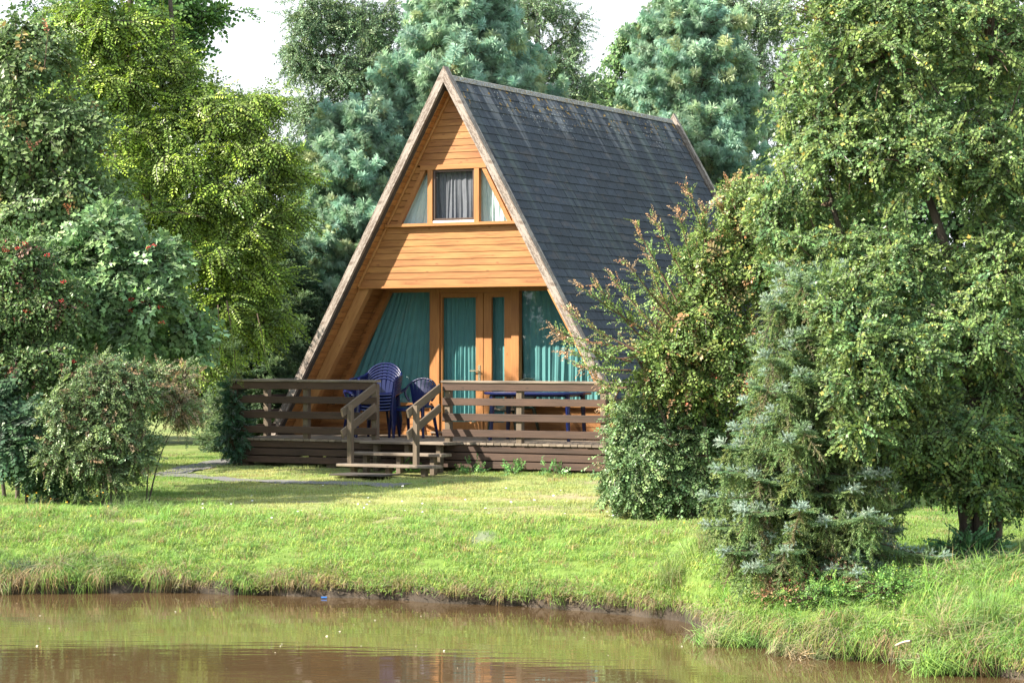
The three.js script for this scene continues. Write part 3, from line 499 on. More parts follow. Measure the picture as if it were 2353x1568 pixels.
{
  const chair = (label, mat, x, z, turn, y = DY, group) => { const o = thing('garden_chair', label, 'chair', toWorld(x, y, z), YAW + turn, group); chairParts(o, mat); return o; };
  const first = chair('single blue plastic fan-back armchair standing between the chair stack and the door', M.blue, -0.55, -0.12, 0.08);
  const copy = (src, label, x, y, z, turn, group) => { const c = src.clone(); c.name = numbered('garden_chair'); c.position.copy(toWorld(x, y, z)); c.rotation.y = YAW + turn; scene.add(c); c.userData = { label, category: 'chair' }; if (group) c.userData.group = group; return c; };
  ['lowest', 'second from the floor', 'third from the floor', 'fourth from the floor', 'fifth from the floor', 'topmost'].forEach((w, i) => copy(first, 'blue plastic fan-back chair, ' + w + ' in the stack beside the single chair', -1.02 - 0.004 * i, DY + 0.044 * i, 0.08 - 0.016 * i, 0.32, 'blue chairs nested in a stack'));
  copy(first, 'blue plastic fan-back chair half hidden behind the railing planks beside the chair stack', -1.42, DY, -0.18, 0.95);
  chair('dark green plastic fan-back chair tucked behind the blue table', M.green, 0.86, -0.55, -0.25);
  const t = thing('garden_table', 'long oval blue plastic garden table behind the deck railing', 'table', toWorld(1.52, DY, -0.02), YAW + 0.1);
  const sh = new THREE.Shape(); for (let i = 0; i < 48; i++) { const a = i / 48 * 6.2832, c = Math.cos(a), s = Math.sin(a), x = 0.75 * Math.sign(c) * Math.abs(c) ** 0.62, y = 0.43 * Math.sign(s) * Math.abs(s) ** 0.7; i ? sh.lineTo(x, y) : sh.moveTo(x, y); }
  part('table_top', new THREE.ExtrudeGeometry(sh, { depth: 0.022, bevelEnabled: true, bevelSize: 0.01, bevelThickness: 0.007, bevelSegments: 2 }).rotateX(-Math.PI / 2).translate(0, 0.645, 0), M.blue, t);
  part('apron', mergeGeometries([bar([0, 0.625, 0.30], [1.05, 0.035, 0.02], 0), bar([0, 0.625, -0.30], [1.05, 0.035, 0.02], 0), bar([0.54, 0.625, 0], [0.02, 0.035, 0.58], 2), bar([-0.54, 0.625, 0], [0.02, 0.035, 0.58], 2)]), M.blue, t);
  for (const [x, z] of [[-0.56, 0.28], [0.56, 0.28], [-0.56, -0.28], [0.56, -0.28]]) part('leg', tube([V(x, 0.645, z), V(x * 1.02, 0.3, z * 1.05), V(x * 1.05, 0, z * 1.1)], [0.038, 0.032, 0.026], 8), M.blue, t);
}

// ---------------------------------------------------------------- plants: leaves, sprigs, crowns
const leafMat = (through, rough) => new THREE.MeshPhysicalMaterial({ color: 0xffffff, vertexColors: true, roughness: rough, transmission: through, thickness: 0, ior: 1.38, side: THREE.DoubleSide });
M.leaf = leafMat(0.42, 1); M.needle = leafMat(0.42, 1); M.grass = leafMat(0.35, 1);
M.glossyLeaf = new THREE.MeshStandardMaterial({ color: 0xffffff, vertexColors: true, roughness: 0.42, side: THREE.DoubleSide });   // the shinier share of the leaves
const bark = (a, b, fx, fy) => new THREE.MeshStandardMaterial({ roughness: 0.95, map: colorTex(256, 256, (u, v) => { const t = clamp(0.5 + 0.9 * tile(u, v, fx, fy, 1) + 0.5 * tile(u, v, fx * 3, fy * 3, 2)); return a.map((c, i) => lerp(c, b[i], t)); }), bumpMap: soilDetail, bumpScale: 0.01 });
M.bark = bark([0.045, 0.036, 0.028], [0.13, 0.105, 0.08], 14, 5); M.birchBark = bark([0.62, 0.60, 0.56], [0.14, 0.13, 0.12], 2, 14); M.twig = new THREE.MeshStandardMaterial({ color: lin(0.10, 0.066, 0.045), roughness: 0.9 }); M.redTwig = new THREE.MeshStandardMaterial({ color: lin(0.13, 0.07, 0.045), roughness: 0.8 });

function leaf(S, p, dir, nrm, l, w, fold, col, lobed) {
  const r = dir.clone().cross(nrm).normalize(), n = r.clone().cross(dir).normalize();
  const P = (a, b, c) => { const q = p.clone().addScaledVector(dir, a * l).addScaledVector(r, b * w).addScaledVector(n, c * l); return [q.x, q.y, q.z]; };
  const b = P(0, 0, 0), t = P(1, 0, -fold * 0.6), m = P(0.5, 0, -fold * 0.25);
  if (lobed) { // three main lobes
    const sl = P(0.55, -0.62, fold * 0.4), sr = P(0.55, 0.62, fold * 0.4), il = P(0.58, -0.2, 0), ir = P(0.58, 0.2, 0), bl = P(0.12, -0.3, 0), br = P(0.12, 0.3, 0);
    for (const q of [[b, bl, m], [bl, sl, il], [bl, il, m], [il, t, m], [m, t, ir], [m, ir, br], [ir, sr, br], [m, br, b]]) S.tri(...q, null, null, null, col);
  } else {
    const lf = P(0.42, -0.5, fold), rt = P(0.42, 0.5, fold);
    for (const q of [[b, lf, m], [lf, t, m], [b, m, rt], [m, t, rt]]) S.tri(...q, null, null, null, col);
  }
}
// a leafy twig along +y, flat in xy, upper side +z
function sprig(seed, o) {
  const R = rngOf(seed), S = new Soup(), { len, n, l, w, fold = 0.12, spread = 1.0, wild = 0.35, lobed, droop = 0.2, twig = [0.09, 0.06, 0.04], vary = 0.3, odd } = o;
  const ax = (t) => V(0.03 * Math.sin(t * 3 + seed) * len, t * len, -droop * t * t * len);
  for (let i = 0; i < n; i++) {
    const t = (i + 0.6) / n, s = i % 2 ? 1 : -1, tip = i === n - 1, a = tip ? 0 : s * spread * (1.15 - 0.45 * t) * (0.8 + 0.4 * R());
    const d = V(Math.sin(a), Math.cos(a) + (R() - 0.5) * wild * 0.5, (R() - 0.5) * wild * 1.2 - droop * 0.5).normalize(), nn = V((R() - 0.5) * wild * 1.6, (R() - 0.5) * wild, 1).normalize(), k = (0.7 + 0.5 * R()) * (1 - 0.25 * t), c = 1 + (R() - 0.5) * 2 * vary;
    const hue = odd && R() < odd[0] ? odd[1] : [1, 1, 1];
    leaf(S, ax(t).add(d.clone().multiplyScalar(l * 0.15)), d, nn, l * k, w * k, fold, [c * (0.94 + 0.12 * R()) * hue[0], c * hue[1], c * (0.9 + 0.2 * R()) * hue[2]], lobed);
  }
  const q = 0.004 * len / 0.3; for (let i = 0; i < 3; i++) { const a = ax(i / 3), b = ax((i + 1) / 3); S.quad([a.x - q, a.y, a.z], [a.x + q, a.y, a.z], [b.x + q * 0.6, b.y, b.z], [b.x - q * 0.6, b.y, b.z], null, null, null, null, twig); }
  return S.geo();
}
// needle-clad twig along +y with side twiglets
function needleTwig(seed, o) {
  const R = rngOf(seed), S = new Soup(), { len, side = 6, sideLen = 0.09, nl = 0.019, nw = 0.011, step = 0.0056, wood = [0.5, 0.4, 0.25], round } = o;
  const clad = (p, d, L) => {
    const x = d.clone().cross(Math.abs(d.z) > 0.9 ? V(1, 0, 0) : V(0, 0, 1)).normalize(), y = x.clone().cross(d), n = Math.round(L / step);
    for (let i = 0; i < n; i++) {
      const a = i * 2.4 + R(), b = p.clone().addScaledVector(d, i / n * L), e = x.clone().multiplyScalar(Math.cos(a)).addScaledVector(y, Math.sin(a)).multiplyScalar(0.85).addScaledVector(d, 0.7 + 0.3 * R()).normalize(), w = e.clone().cross(d).normalize().multiplyScalar(nw / 2), t = b.clone().addScaledVector(e, nl * (0.8 + 0.4 * R())), c = 0.75 + 0.5 * R();
      S.tri([b.x - w.x, b.y - w.y, b.z - w.z], [b.x + w.x, b.y + w.y, b.z + w.z], [t.x, t.y, t.z], null, null, null, [c, c, c]);
    }
    const w = x.clone().multiplyScalar(0.0035), e = p.clone().addScaledVector(d, L); S.tri([p.x - w.x, p.y - w.y, p.z - w.z], [p.x + w.x, p.y + w.y, p.z + w.z], [e.x, e.y, e.z], null, null, null, wood);
  };
  clad(V(0, 0, 0), V(0, 1, 0), len);
  for (let i = 0; i < side; i++) { const t = (i + 0.7) / (side + 1), s = i % 2 ? 1 : -1; const az = round ? i * 2.4 : 0; clad(V(0, t * len * 0.9, 0), (round ? V(Math.cos(az), 0.8, Math.sin(az)) : V(s * (0.8 + 0.2 * R()), 0.65, (R() - 0.5) * 0.35)).normalize(), sideLen * (1.15 - 0.6 * t) * (0.8 + 0.4 * R())); }
  return S.geo();
}
// shoot of a soft five-needled pine: whorls of long needles
function pineShoot(seed) {
  const R = rngOf(seed), S = new Soup();
  for (let k = 0; k < 4; k++) for (let i = 0; i < 30; i++) {
    const a = R() * 6.283, f = 0.5 + 0.75 * R(), b = V(0, 0.02 + k * 0.05 + 0.03 * R(), 0), d = V(Math.cos(a), f, Math.sin(a)).normalize(), L = 0.115 * (0.7 + 0.5 * R()), w = V(-Math.sin(a), 0, Math.cos(a)).multiplyScalar(0.0028), m = b.clone().addScaledVector(d, L * 0.6), t = m.clone().addScaledVector(d, L * 0.4).add(V(0, -0.035, 0)), c = 0.75 + 0.5 * R(), col = [c, c, c * 1.02];
    S.tri([b.x - w.x, b.y, b.z - w.z], [b.x + w.x, b.y, b.z + w.z], [m.x + w.x, m.y, m.z + w.z], null, null, null, col); S.tri([b.x - w.x, b.y, b.z - w.z], [m.x + w.x, m.y, m.z + w.z], [t.x, t.y, t.z], null, null, null, col);
  }
  S.tri([-0.004, 0, 0], [0.004, 0, 0], [0, 0.24, 0], null, null, null, [1.6, 0.9, 0.6]);
  return S.geo();
}
class Copies { // placements of one or more sprig variants
  constructor(geos, seed) { this.g = geos; this.l = geos.map(() => []); this.R = rngOf(seed); }
  put(p, axis, up, s, col) {
    const y = axis.clone().normalize(); let x = y.clone().cross(up); if (x.lengthSq() < 1e-5) x = y.clone().cross(V(1, 0.2, 0)); x.normalize(); const z = x.clone().cross(y), R = this.R;
    this.l[Math.floor(R() * this.g.length)].push([new THREE.Matrix4().makeBasis(x.multiplyScalar(s), y.multiplyScalar(s), z.multiplyScalar(s)).setPosition(p), col]);
  }
  add(name, mat, parent) {
    this.g.forEach((g, i) => {
      if (!this.l[i].length) return; const m = new THREE.InstancedMesh(g, mat === M.leaf && i === this.g.length - 1 ? M.glossyLeaf : mat, this.l[i].length); m.name = name; m.userData.kind = 'stuff'; m.castShadow = m.receiveShadow = true;
      this.l[i].forEach(([q, c], k) => { m.setMatrixAt(k, q); m.setColorAt(k, c); }); parent.add(m);
    });
  }
}
const pick = (R, list) => { let s = 0; for (const [w] of list) s += w; let r = R() * s; for (const [w, c] of list) { r -= w; if (r <= 0) return c; } return list[list.length - 1][1]; };
const tint = (R, c, v = 0.18) => { const k = 1 + (R() - 0.5) * 2 * v, h = 1 + (R() - 0.5) * v; return lin(c[0] * k * h, c[1] * k, c[2] * k / h); };
const lush = (l) => l.map(([w, c]) => [w, c[1] >= c[0] ? [c[0] * 1.2, c[1] * 1.72, c[2] * 1.55] : c]);   // fresh leaf colours
const ball = (R) => { const z = R() * 2 - 1, a = R() * 6.2832, q = Math.sqrt(1 - z * z); return V(q * Math.cos(a), z, q * Math.sin(a)); };
/* A broadleaf: limbs from the stems into lobes, twigs along them.
   o.stems: lists of points; o.lobes: [centre, rx, ry, rz, branches]; positions are in the world and turned to the thing's own axes */
function broadleaf(name, label, category, group, seed, o) {
  o.colors = lush(o.colors); const R = rngOf(seed), base = o.base, t = thing(name, label, category, base, 0, group), C = new Copies(o.sprigs, seed + 1), tubes = [];
  const loc = (p) => p.clone().sub(base), stems = o.stems.map((s) => curve(s.map(loc), 14)), r0 = o.r0 ?? 0.07;
  stems.forEach((s, k) => part('trunk', tube(s, s.map((_, i) => r0 * (1 - 0.8 * i / 14) * (k ? 0.85 : 1)), 8, 0.25), o.bark ?? M.bark, t));
  const all = stems.flat();
  for (const [c0, rx, ry, rz, n] of o.lobes) {
    const c = loc(c0); let root = all[0], best = 1e9;
    for (const p of all) { const e = p.distanceTo(c) + 0.8 * Math.max(0, p.y - c.y + 0.1); if (e < best) { best = e; root = p; } }
    const core = c.clone().add(V(0, -0.25 * ry, 0)), far = root.distanceTo(core);
    if (far > 0.25) { const mid = root.clone().lerp(core, 0.5).add(V((R() - 0.5) * 0.2 * far, 0.12 * far, (R() - 0.5) * 0.2 * far)), pts = curve([root, mid, core], 8); tubes.push(tube(pts, pts.map((_, i) => lerp(r0 * 0.42, r0 * 0.16, i / 8)), 5, 0.2)); }
    for (let i = 0; i < n * (o.dense ?? 1.35); i++) {
      const dir = ball(R), rr = lerp(o.hollow ?? 0.45, 1, Math.sqrt(R())), gap = fbm(c0.x * 3 + dir.x * 1.3 * rx / 0.8, dir.y * 1.3 * ry / 0.8, dir.z * 1.3 + seed);
      if (gap < (o.gap ?? -0.45)) continue;
      const k = rr * (1 + 0.28 * gap), e = c.clone().add(V(dir.x * rx * k, dir.y * ry * k, dir.z * rz * k));
      if (e.y + base.y < (o.floor ?? -9)) continue;
      const s0 = core.clone().lerp(e, 0.15 + 0.2 * R()), m = s0.clone().lerp(e, 0.55).add(V(0, (o.arch ?? 0.1) * rx, 0)), pts = [s0, m, e], q = (u) => { const a = s0.clone().lerp(m, u), b = m.clone().lerp(e, u); return a.lerp(b, u); };
      if (i % 2 === 0 || o.allTwigs) tubes.push(tube([0, 0.35, 0.7, 1].map(q), [0.011, 0.008, 0.006, 0.003].map((w) => w * (o.twigR ?? 1)), 4));
      const nn = o.per ?? 7;
      for (let j = 0; j < nn; j++) {
        const u = lerp(0.3, 1, (j + R()) / nn), p = q(u), tan = q(Math.min(1, u + 0.05)).sub(q(u - 0.05)).normalize(), side = ball(R);
        const N = dir.clone().multiplyScalar(o.face ?? 0.9).add(V(-0.25, o.rise ?? 0.6, 0.1)).addScaledVector(ball(R), o.flip ?? 0.75).normalize();
        const a = tan.multiplyScalar(0.6).addScaledVector(side, o.loose ?? 0.9).add(V(0, -(o.hang ?? 0.1), 0)); a.addScaledVector(N, -0.85 * a.dot(N)).normalize();
        const up = N;
        C.put(p.addScaledVector(side, (o.puff ?? 0.13) * R()), a, up, (o.size ?? 1) * (0.75 + 0.5 * R()), tint(R, pick(R, o.colors), o.vary ?? 0.2));
      }
    }
  }
  // long free shoots: [from, to, sag, tip colour]
  for (const [a0, b0, sag, tips, cnt = 12, sz = 1] of o.shoots ?? []) {
    const a = loc(a0), b = loc(b0), m = a.clone().lerp(b, 0.55).add(V(0, -sag, 0)), q = (u) => a.clone().lerp(m, u).lerp(m.clone().lerp(b, u), u);
    tubes.push(tube([0, 0.25, 0.5, 0.75, 1].map(q), [0.010, 0.008, 0.006, 0.005, 0.002], 4));
    for (let j = 0; j < cnt; j++) { const u = lerp(0.15, 1, (j + 0.5) / cnt), d = q(Math.min(1, u + 0.03)).sub(q(u - 0.03)).normalize(); C.put(q(u), d.addScaledVector(ball(R), 0.85).normalize(), V(R() - 0.7, 0.6, R()), sz * (0.5 + 0.35 * R()) * (1 - 0.3 * u), tint(R, u > 0.8 && tips && R() < 0.8 ? tips : pick(R, o.colors), 0.2)); }
  }
  if (tubes.length) part('branches', mergeGeometries(tubes), o.twigMat ?? M.twig, t, 'stuff');
  C.add('crown', o.mat ?? M.leaf, t);
  return t;
}
const set = (n, seed, o) => Array.from({ length: n }, (_, i) => sprig(seed + i * 17, o));
const SP = {
  maple: set(4, 100, { len: 0.19, n: 18, l: 0.038, w: 0.037, odd: [0.04, [2.9, 1.6, 1.4]], fold: 0.12, lobed: true, spread: 1.35, wild: 1.5, vary: 0.4 }),
  shrub: set(3, 200, { odd: [0.05, [2.2, 1.2, 1.3]], len: 0.18, n: 15, l: 0.036, w: 0.028, fold: 0.12, spread: 1.25, wild: 1.4, vary: 0.4 }),
  tiny: set(3, 300, { len: 0.15, n: 18, l: 0.026, w: 0.019, fold: 0.1, spread: 1.15, wild: 1.4 }),
  horn: set(3, 400, { len: 0.34, n: 15, l: 0.075, w: 0.042, fold: 0.10, spread: 1.05, wild: 0.4, droop: 0.35 }),
  hazel: set(3, 500, { len: 0.30, n: 9, l: 0.088, w: 0.072, fold: 0.10, spread: 1.1, wild: 0.8 }),
  vib: set(3, 600, { len: 0.26, n: 9, l: 0.095, w: 0.085, fold: 0.14, lobed: true, spread: 1.1, wild: 0.6 }),
  birch: set(3, 700, { len: 0.42, n: 22, l: 0.05, w: 0.04, fold: 0.08, spread: 1.1, wild: 1.2, droop: 0.3 }),
  ivy: set(2, 800, { len: 0.22, n: 12, l: 0.05, w: 0.052, fold: 0.08, lobed: true, spread: 1.2, wild: 0.5 }),
  lime: set(2, 900, { len: 0.36, n: 11, l: 0.105, w: 0.085, fold: 0.1, spread: 1.1, wild: 0.7, droop: 0.3 }),
};
const onGround = (px, d) => { const x = (px - CX) / F * d; return V(x, ground(x, -d), -d); };
const lb = (px, py, d, rx, ry, rz, n) => [at(px, py, d), rx, ry, rz, n];

// --- right: maple group at the water, red-tipped maple bush, round bush
{
  const d = 21.5, G = [[6, [0.128, 0.15, 0.05]], [5, [0.178, 0.182, 0.054]], [3, [0.095, 0.13, 0.052]]];
  broadleaf('maple_tree', 'tall bushy maple with several trunks and yellowing leaves behind the spruce', 'tree', null, 1001, {
    base: onGround(2235, d), sprigs: SP.maple, colors: G, r0: 0.085, per: 8, size: 1.0, hollow: 0.4, gap: -0.5,
    stems: [[onGround(2222, d), at(2230, 1000, d), at(2225, 760, d), at(2170, 560, d), at(2100, 350, d), at(2040, 100, d)], [onGround(2252, d - 0.1), at(2258, 1000, d), at(2250, 700, d), at(2270, 400, d), at(2280, 50, d)], [onGround(2284, d + 0.1), at(2300, 1080, d), at(2350, 900, d), at(2420, 600, d)], [onGround(2230, d + 0.2), at(2180, 1000, d + 0.3), at(2040, 800, d + 0.4), at(1940, 560, d + 0.4), at(1880, 350, d + 0.5)]],
    lobes: [lb(2040, 90, d, 1.1, 0.8, 0.9, 95), lb(2260, 60, d, 1.0, 0.9, 1, 80), lb(1895, 250, d + 0.6, 0.58, 0.7, 0.7, 50), lb(1960, 330, d + 0.2, 0.7, 0.7, 0.8, 65), lb(2120, 340, d - 0.2, 0.7, 0.6, 0.7, 55), lb(2290, 350, d - 0.2, 0.65, 0.6, 0.7, 50), lb(1825, 480, d + 0.7, 0.44, 0.5, 0.6, 38), lb(1900, 600, d + 0.4, 0.62, 0.5, 0.7, 55), lb(2060, 600, d, 0.62, 0.45, 0.7, 48), lb(2310, 620, d - 0.3, 0.5, 0.5, 0.6, 40), lb(2240, 760, d - 0.4, 0.55, 0.40, 0.6, 40), lb(2060, 770, d - 0.3, 0.62, 0.33, 0.55, 42), lb(1980, 880, d - 0.5, 0.42, 0.25, 0.4, 30), lb(2110, 930, d - 0.3, 0.5, 0.3, 0.5, 34), lb(2310, 880, d, 0.5, 0.4, 0.6, 34), lb(2040, 1010, d - 0.5, 0.36, 0.18, 0.35, 22), lb(2150, 1080, d, 0.5, 0.22, 0.6, 30), lb(2310, 1090, d, 0.5, 0.2, 0.6, 24), lb(2430, 500, d, 0.7, 1.4, 0.9, 80), lb(2480, 1000, d, 0.6, 0.6, 0.8, 36), lb(2150, -250, d, 1.5, 0.9, 1.1, 90), lb(1985, 20, d + 0.4, 0.7, 0.6, 0.8, 50), lb(1920, 760, d + 0.5, 0.5, 0.4, 0.5, 38), lb(1975, 770, 20.6, 0.34, 0.22, 0.3, 30), lb(2010, 890, 20.5, 0.36, 0.18, 0.3, 28), lb(1950, 690, 20.8, 0.3, 0.25, 0.3, 26), lb(1985, 985, 20.5, 0.24, 0.1, 0.2, 14), lb(2090, 820, 20.6, 0.35, 0.25, 0.3, 28), lb(2230, 1010, d - 0.5, 0.45, 0.25, 0.4, 34), lb(2330, 1030, d - 0.4, 0.4, 0.25, 0.4, 28), lb(2140, 1000, d - 0.5, 0.4, 0.25, 0.4, 28), lb(2230, 1120, d - 0.4, 0.4, 0.13, 0.4, 20), lb(2350, 1140, d - 0.3, 0.35, 0.12, 0.4, 16)],
  });
  const e = 25.6, H = [[6, [0.145, 0.16, 0.048]], [4, [0.185, 0.187, 0.052]], [1.2, [0.26, 0.22, 0.085]], [0.5, [0.36, 0.21, 0.11]]], red = [0.43, 0.28, 0.15];
  broadleaf('maple_bush', 'sprawling maple bush with reddish shoots reaching over the roof', 'bush', null, 1002, {
    base: onGround(1620, e), sprigs: SP.shrub, colors: H, r0: 0.04, per: 8, size: 1.25, twigMat: M.redTwig, twigR: 0.6, hollow: 0.25, gap: -0.35,
    stems: [[onGround(1615, e), at(1620, 1000, e), at(1600, 800, e), at(1590, 600, e)], [onGround(1640, e + 0.2), at(1680, 950, e), at(1700, 700, e), at(1720, 500, e)], [onGround(1590, e), at(1540, 1000, e), at(1480, 850, e), at(1420, 760, e)]],
    lobes: [lb(1730, 480, e, 0.40, 0.40, 0.5, 44), lb(1640, 600, e, 0.42, 0.42, 0.5, 46), lb(1740, 640, e, 0.5, 0.5, 0.6, 50), lb(1590, 720, e, 0.44, 0.34, 0.5, 42), lb(1660, 780, e, 0.5, 0.4, 0.6, 46), lb(1520, 805, e - 0.1, 0.38, 0.26, 0.4, 32), lb(1600, 870, e, 0.46, 0.3, 0.5, 38), lb(1720, 900, e, 0.5, 0.45, 0.6, 44), lb(1510, 880, e, 0.25, 0.22, 0.3, 16), lb(1800, 560, e + 0.2, 0.4, 0.5, 0.5, 40)],
    shoots: [[1640, 600, 1578, 422], [1600, 640, 1560, 486], [1590, 660, 1500, 492], [1560, 700, 1455, 505], [1540, 720, 1480, 572], [1520, 760, 1405, 632], [1500, 770, 1325, 652], [1490, 790, 1370, 650], [1470, 800, 1258, 752], [1470, 810, 1300, 712], [1450, 830, 1282, 772], [1460, 820, 1292, 806], [1450, 850, 1325, 838], [1620, 560, 1618, 480], [1690, 480, 1672, 415], [1700, 520, 1650, 470], [1440, 890, 1370, 872], [1420, 900, 1385, 940], [1550, 740, 1440, 600]].map(([a, b, c, f], i) => [at(a, b, e - 0.2 - 0.03 * (i % 5)), at(c, f, e - 0.5 + 0.12 * (i % 6)), 0.04 + 0.03 * (i % 3), red, 24, 1.45]),
  });
  const f = 25.9;
  broadleaf('round_bush', 'dense rounded small-leaved bush at the deck corner beside the lawn', 'bush', null, 1003, {
    base: onGround(1540, f), sprigs: SP.tiny, colors: [[6, [0.155, 0.175, 0.075]], [4, [0.12, 0.145, 0.06]], [2, [0.20, 0.20, 0.085]], [0.4, [0.24, 0.16, 0.08]]], r0: 0.02, per: 9, size: 1.5, dense: 1.3, hollow: 0.55, gap: -0.6, hang: 0.05, floor: -0.12,
    stems: [[onGround(1540, f), at(1530, 1080, f), at(1510, 980, f)], [onGround(1570, f), at(1600, 1080, f), at(1620, 980, f)]],
    lobes: [lb(1500, 1060, f - 0.1, 0.46, 0.42, 0.45, 90), lb(1600, 1040, f, 0.48, 0.46, 0.5, 80), lb(1475, 970, f, 0.26, 0.28, 0.3, 36), lb(1560, 950, f, 0.45, 0.32, 0.45, 56), lb(1650, 1100, f + 0.1, 0.35, 0.3, 0.4, 40), lb(1440, 1080, f - 0.1, 0.25, 0.3, 0.28, 36), lb(1560, 1120, f - 0.2, 0.5, 0.22, 0.35, 50), lb(1470, 1130, f - 0.1, 0.35, 0.18, 0.3, 36), lb(1450, 1000, f, 0.16, 0.2, 0.2, 20)],
  });
}
// --- left: shrubs and trees beside the deck
{
  const vibG = [[5, [0.145, 0.175, 0.075]], [4, [0.185, 0.205, 0.095]], [3, [0.105, 0.14, 0.052]]];
  const v = broadleaf('viburnum_bush', 'guelder rose bush with pale lobed leaves and red berry clusters beside the deck', 'bush', null, 1101, {
    base: onGround(250, 30.2), sprigs: SP.vib, colors: vibG, r0: 0.035, per: 7, size: 0.95, hollow: 0.35, gap: -0.42,
    stems: [[onGround(240, 30.2), at(230, 900, 30.2), at(210, 700, 30.2), at(240, 520, 30.2)], [onGround(270, 30.2), at(310, 900, 30.2), at(350, 720, 30.2), at(360, 620, 30.2)]],
    lobes: [lb(230, 540, 30.1, 0.42, 0.40, 0.5, 34), lb(160, 600, 30.1, 0.45, 0.4, 0.5, 34), lb(270, 640, 30, 0.42, 0.35, 0.5, 30), lb(350, 600, 30.1, 0.36, 0.3, 0.4, 26), lb(340, 690, 29.9, 0.36, 0.22, 0.4, 26), lb(200, 720, 30, 0.5, 0.35, 0.5, 34), lb(300, 770, 30, 0.35, 0.35, 0.4, 24), lb(120, 800, 30.2, 0.5, 0.45, 0.5, 30), lb(420, 770, 30.6, 0.35, 0.4, 0.4, 24)],
    shoots: [[at(245, 520, 30), at(228, 470, 29.9), 0.02, null, 8, 1.1], [at(370, 640, 30), at(385, 560, 29.9), 0.02, null, 8, 1], [at(440, 700, 30.4), at(500, 830, 30.3), -0.12, null, 14, 0.9], [at(420, 760, 30.3), at(440, 860, 30.2), -0.1, null, 12, 0.9]],
  });
  { // berries: a handful of clusters, each many small globes
    const R = rngOf(9), red = new THREE.MeshPhysicalMaterial({ color: lin(0.42, 0.016, 0.014), roughness: 0.25, clearcoat: 0.5 });
    for (const [px, py] of [[352, 563], [340, 570], [301, 688], [325, 692], [342, 704], [366, 706], [371, 740], [300, 712], [55, 560], [40, 570], [12, 575], [108, 585], [60, 715], [145, 648], [140, 690], [168, 830]]) {
      const dd = px < 180 ? 28.55 : 29.55, c = at(px, py, dd).sub(v.position), gs = [];
      for (let i = 0; i < 16; i++) { const q = ball(R).multiplyScalar(0.032 * Math.cbrt(R())); gs.push(new THREE.IcosahedronGeometry(0.0065, 1).translate(c.x + q.x * 1.4, c.y + q.y * 0.8, c.z + q.z)); }
      part('berry_cluster', mergeGeometries(gs), red, v);
    }
  }
  broadleaf('red_leaved_bush', 'bush with green and wine-red tinged leaves at the end of the bank', 'bush', null, 1102, {
    base: onGround(40, 29.2), sprigs: SP.shrub, colors: [[5, [0.11, 0.135, 0.045]], [0.4, [0.2, 0.1, 0.07]], [3, [0.11, 0.13, 0.05]]], r0: 0.03, per: 8, size: 1.5, hollow: 0.35,
    stems: [[onGround(40, 29.2), at(40, 900, 29.2), at(60, 700, 29.2), at(60, 600, 29.2)], [onGround(10, 29.3), at(-20, 900, 29.3), at(-10, 650, 29.3)]],
    lobes: [lb(40, 600, 29, 0.4, 0.35, 0.45, 46), lb(110, 690, 28.9, 0.42, 0.32, 0.4, 46), lb(10, 720, 29, 0.45, 0.4, 0.5, 46), lb(90, 830, 28.9, 0.5, 0.38, 0.45, 50), lb(-30, 850, 29, 0.4, 0.5, 0.5, 40), lb(-60, 640, 29.2, 0.4, 0.5, 0.5, 40)],
  });
  broadleaf('twiggy_bush', 'twiggy small-leaved bush with dry tan tips standing on the lawn edge', 'bush', null, 1103, {
    base: onGround(255, 28.1), sprigs: SP.tiny, colors: [[5, [0.125, 0.135, 0.055]], [4, [0.095, 0.11, 0.045]], [1.2, [0.30, 0.21, 0.12]], [2, [0.19, 0.19, 0.07]]], r0: 0.012, per: 8, size: 1.25, hollow: 0.3, gap: -0.5, hang: -0.1, allTwigs: true, dense: 1.5,
    stems: [[240, 180], [255, 240], [268, 300], [248, 215], [262, 330], [275, 360], [235, 140]].map(([a, b], i) => [onGround(a, 28.1), at(lerp(a, b, 0.25), 1040, 28.1 + 0.05 * (i - 3)), at(lerp(a, b, 0.7), 940, 28.1 + 0.1 * (i - 3)), at(b, 860, 28.1 + 0.12 * (i - 3))]),
    lobes: [lb(240, 880, 28.1, 0.5, 0.36, 0.45, 60), lb(160, 950, 28, 0.36, 0.34, 0.4, 46), lb(310, 890, 28.1, 0.3, 0.3, 0.35, 38), lb(260, 980, 28, 0.42, 0.3, 0.4, 42), lb(130, 1050, 28, 0.3, 0.25, 0.3, 28), lb(200, 1050, 27.9, 0.34, 0.24, 0.3, 28), lb(310, 1040, 28, 0.3, 0.25, 0.3, 24), lb(250, 1090, 28, 0.35, 0.15, 0.3, 20)],
  });
  broadleaf('tan_bush', 'small airy bush with tan seed heads leaning towards the deck', 'bush', null, 1104, {
    base: onGround(340, 28.6), sprigs: SP.tiny, colors: [[4, [0.34, 0.28, 0.17]], [4, [0.19, 0.19, 0.085]], [2, [0.40, 0.28, 0.15]]], r0: 0.012, per: 8, size: 1.0, hollow: 0.2, allTwigs: true,
    stems: [[onGround(340, 28.6), at(370, 1040, 28.6), at(410, 960, 28.6)], [onGround(335, 28.6), at(350, 1000, 28.6), at(390, 910, 28.6)]],
    lobes: [lb(415, 935, 28.6, 0.28, 0.26, 0.28, 48), lb(365, 880, 28.6, 0.2, 0.2, 0.22, 22), lb(425, 860, 28.6, 0.1, 0.18, 0.1, 10)],
  });
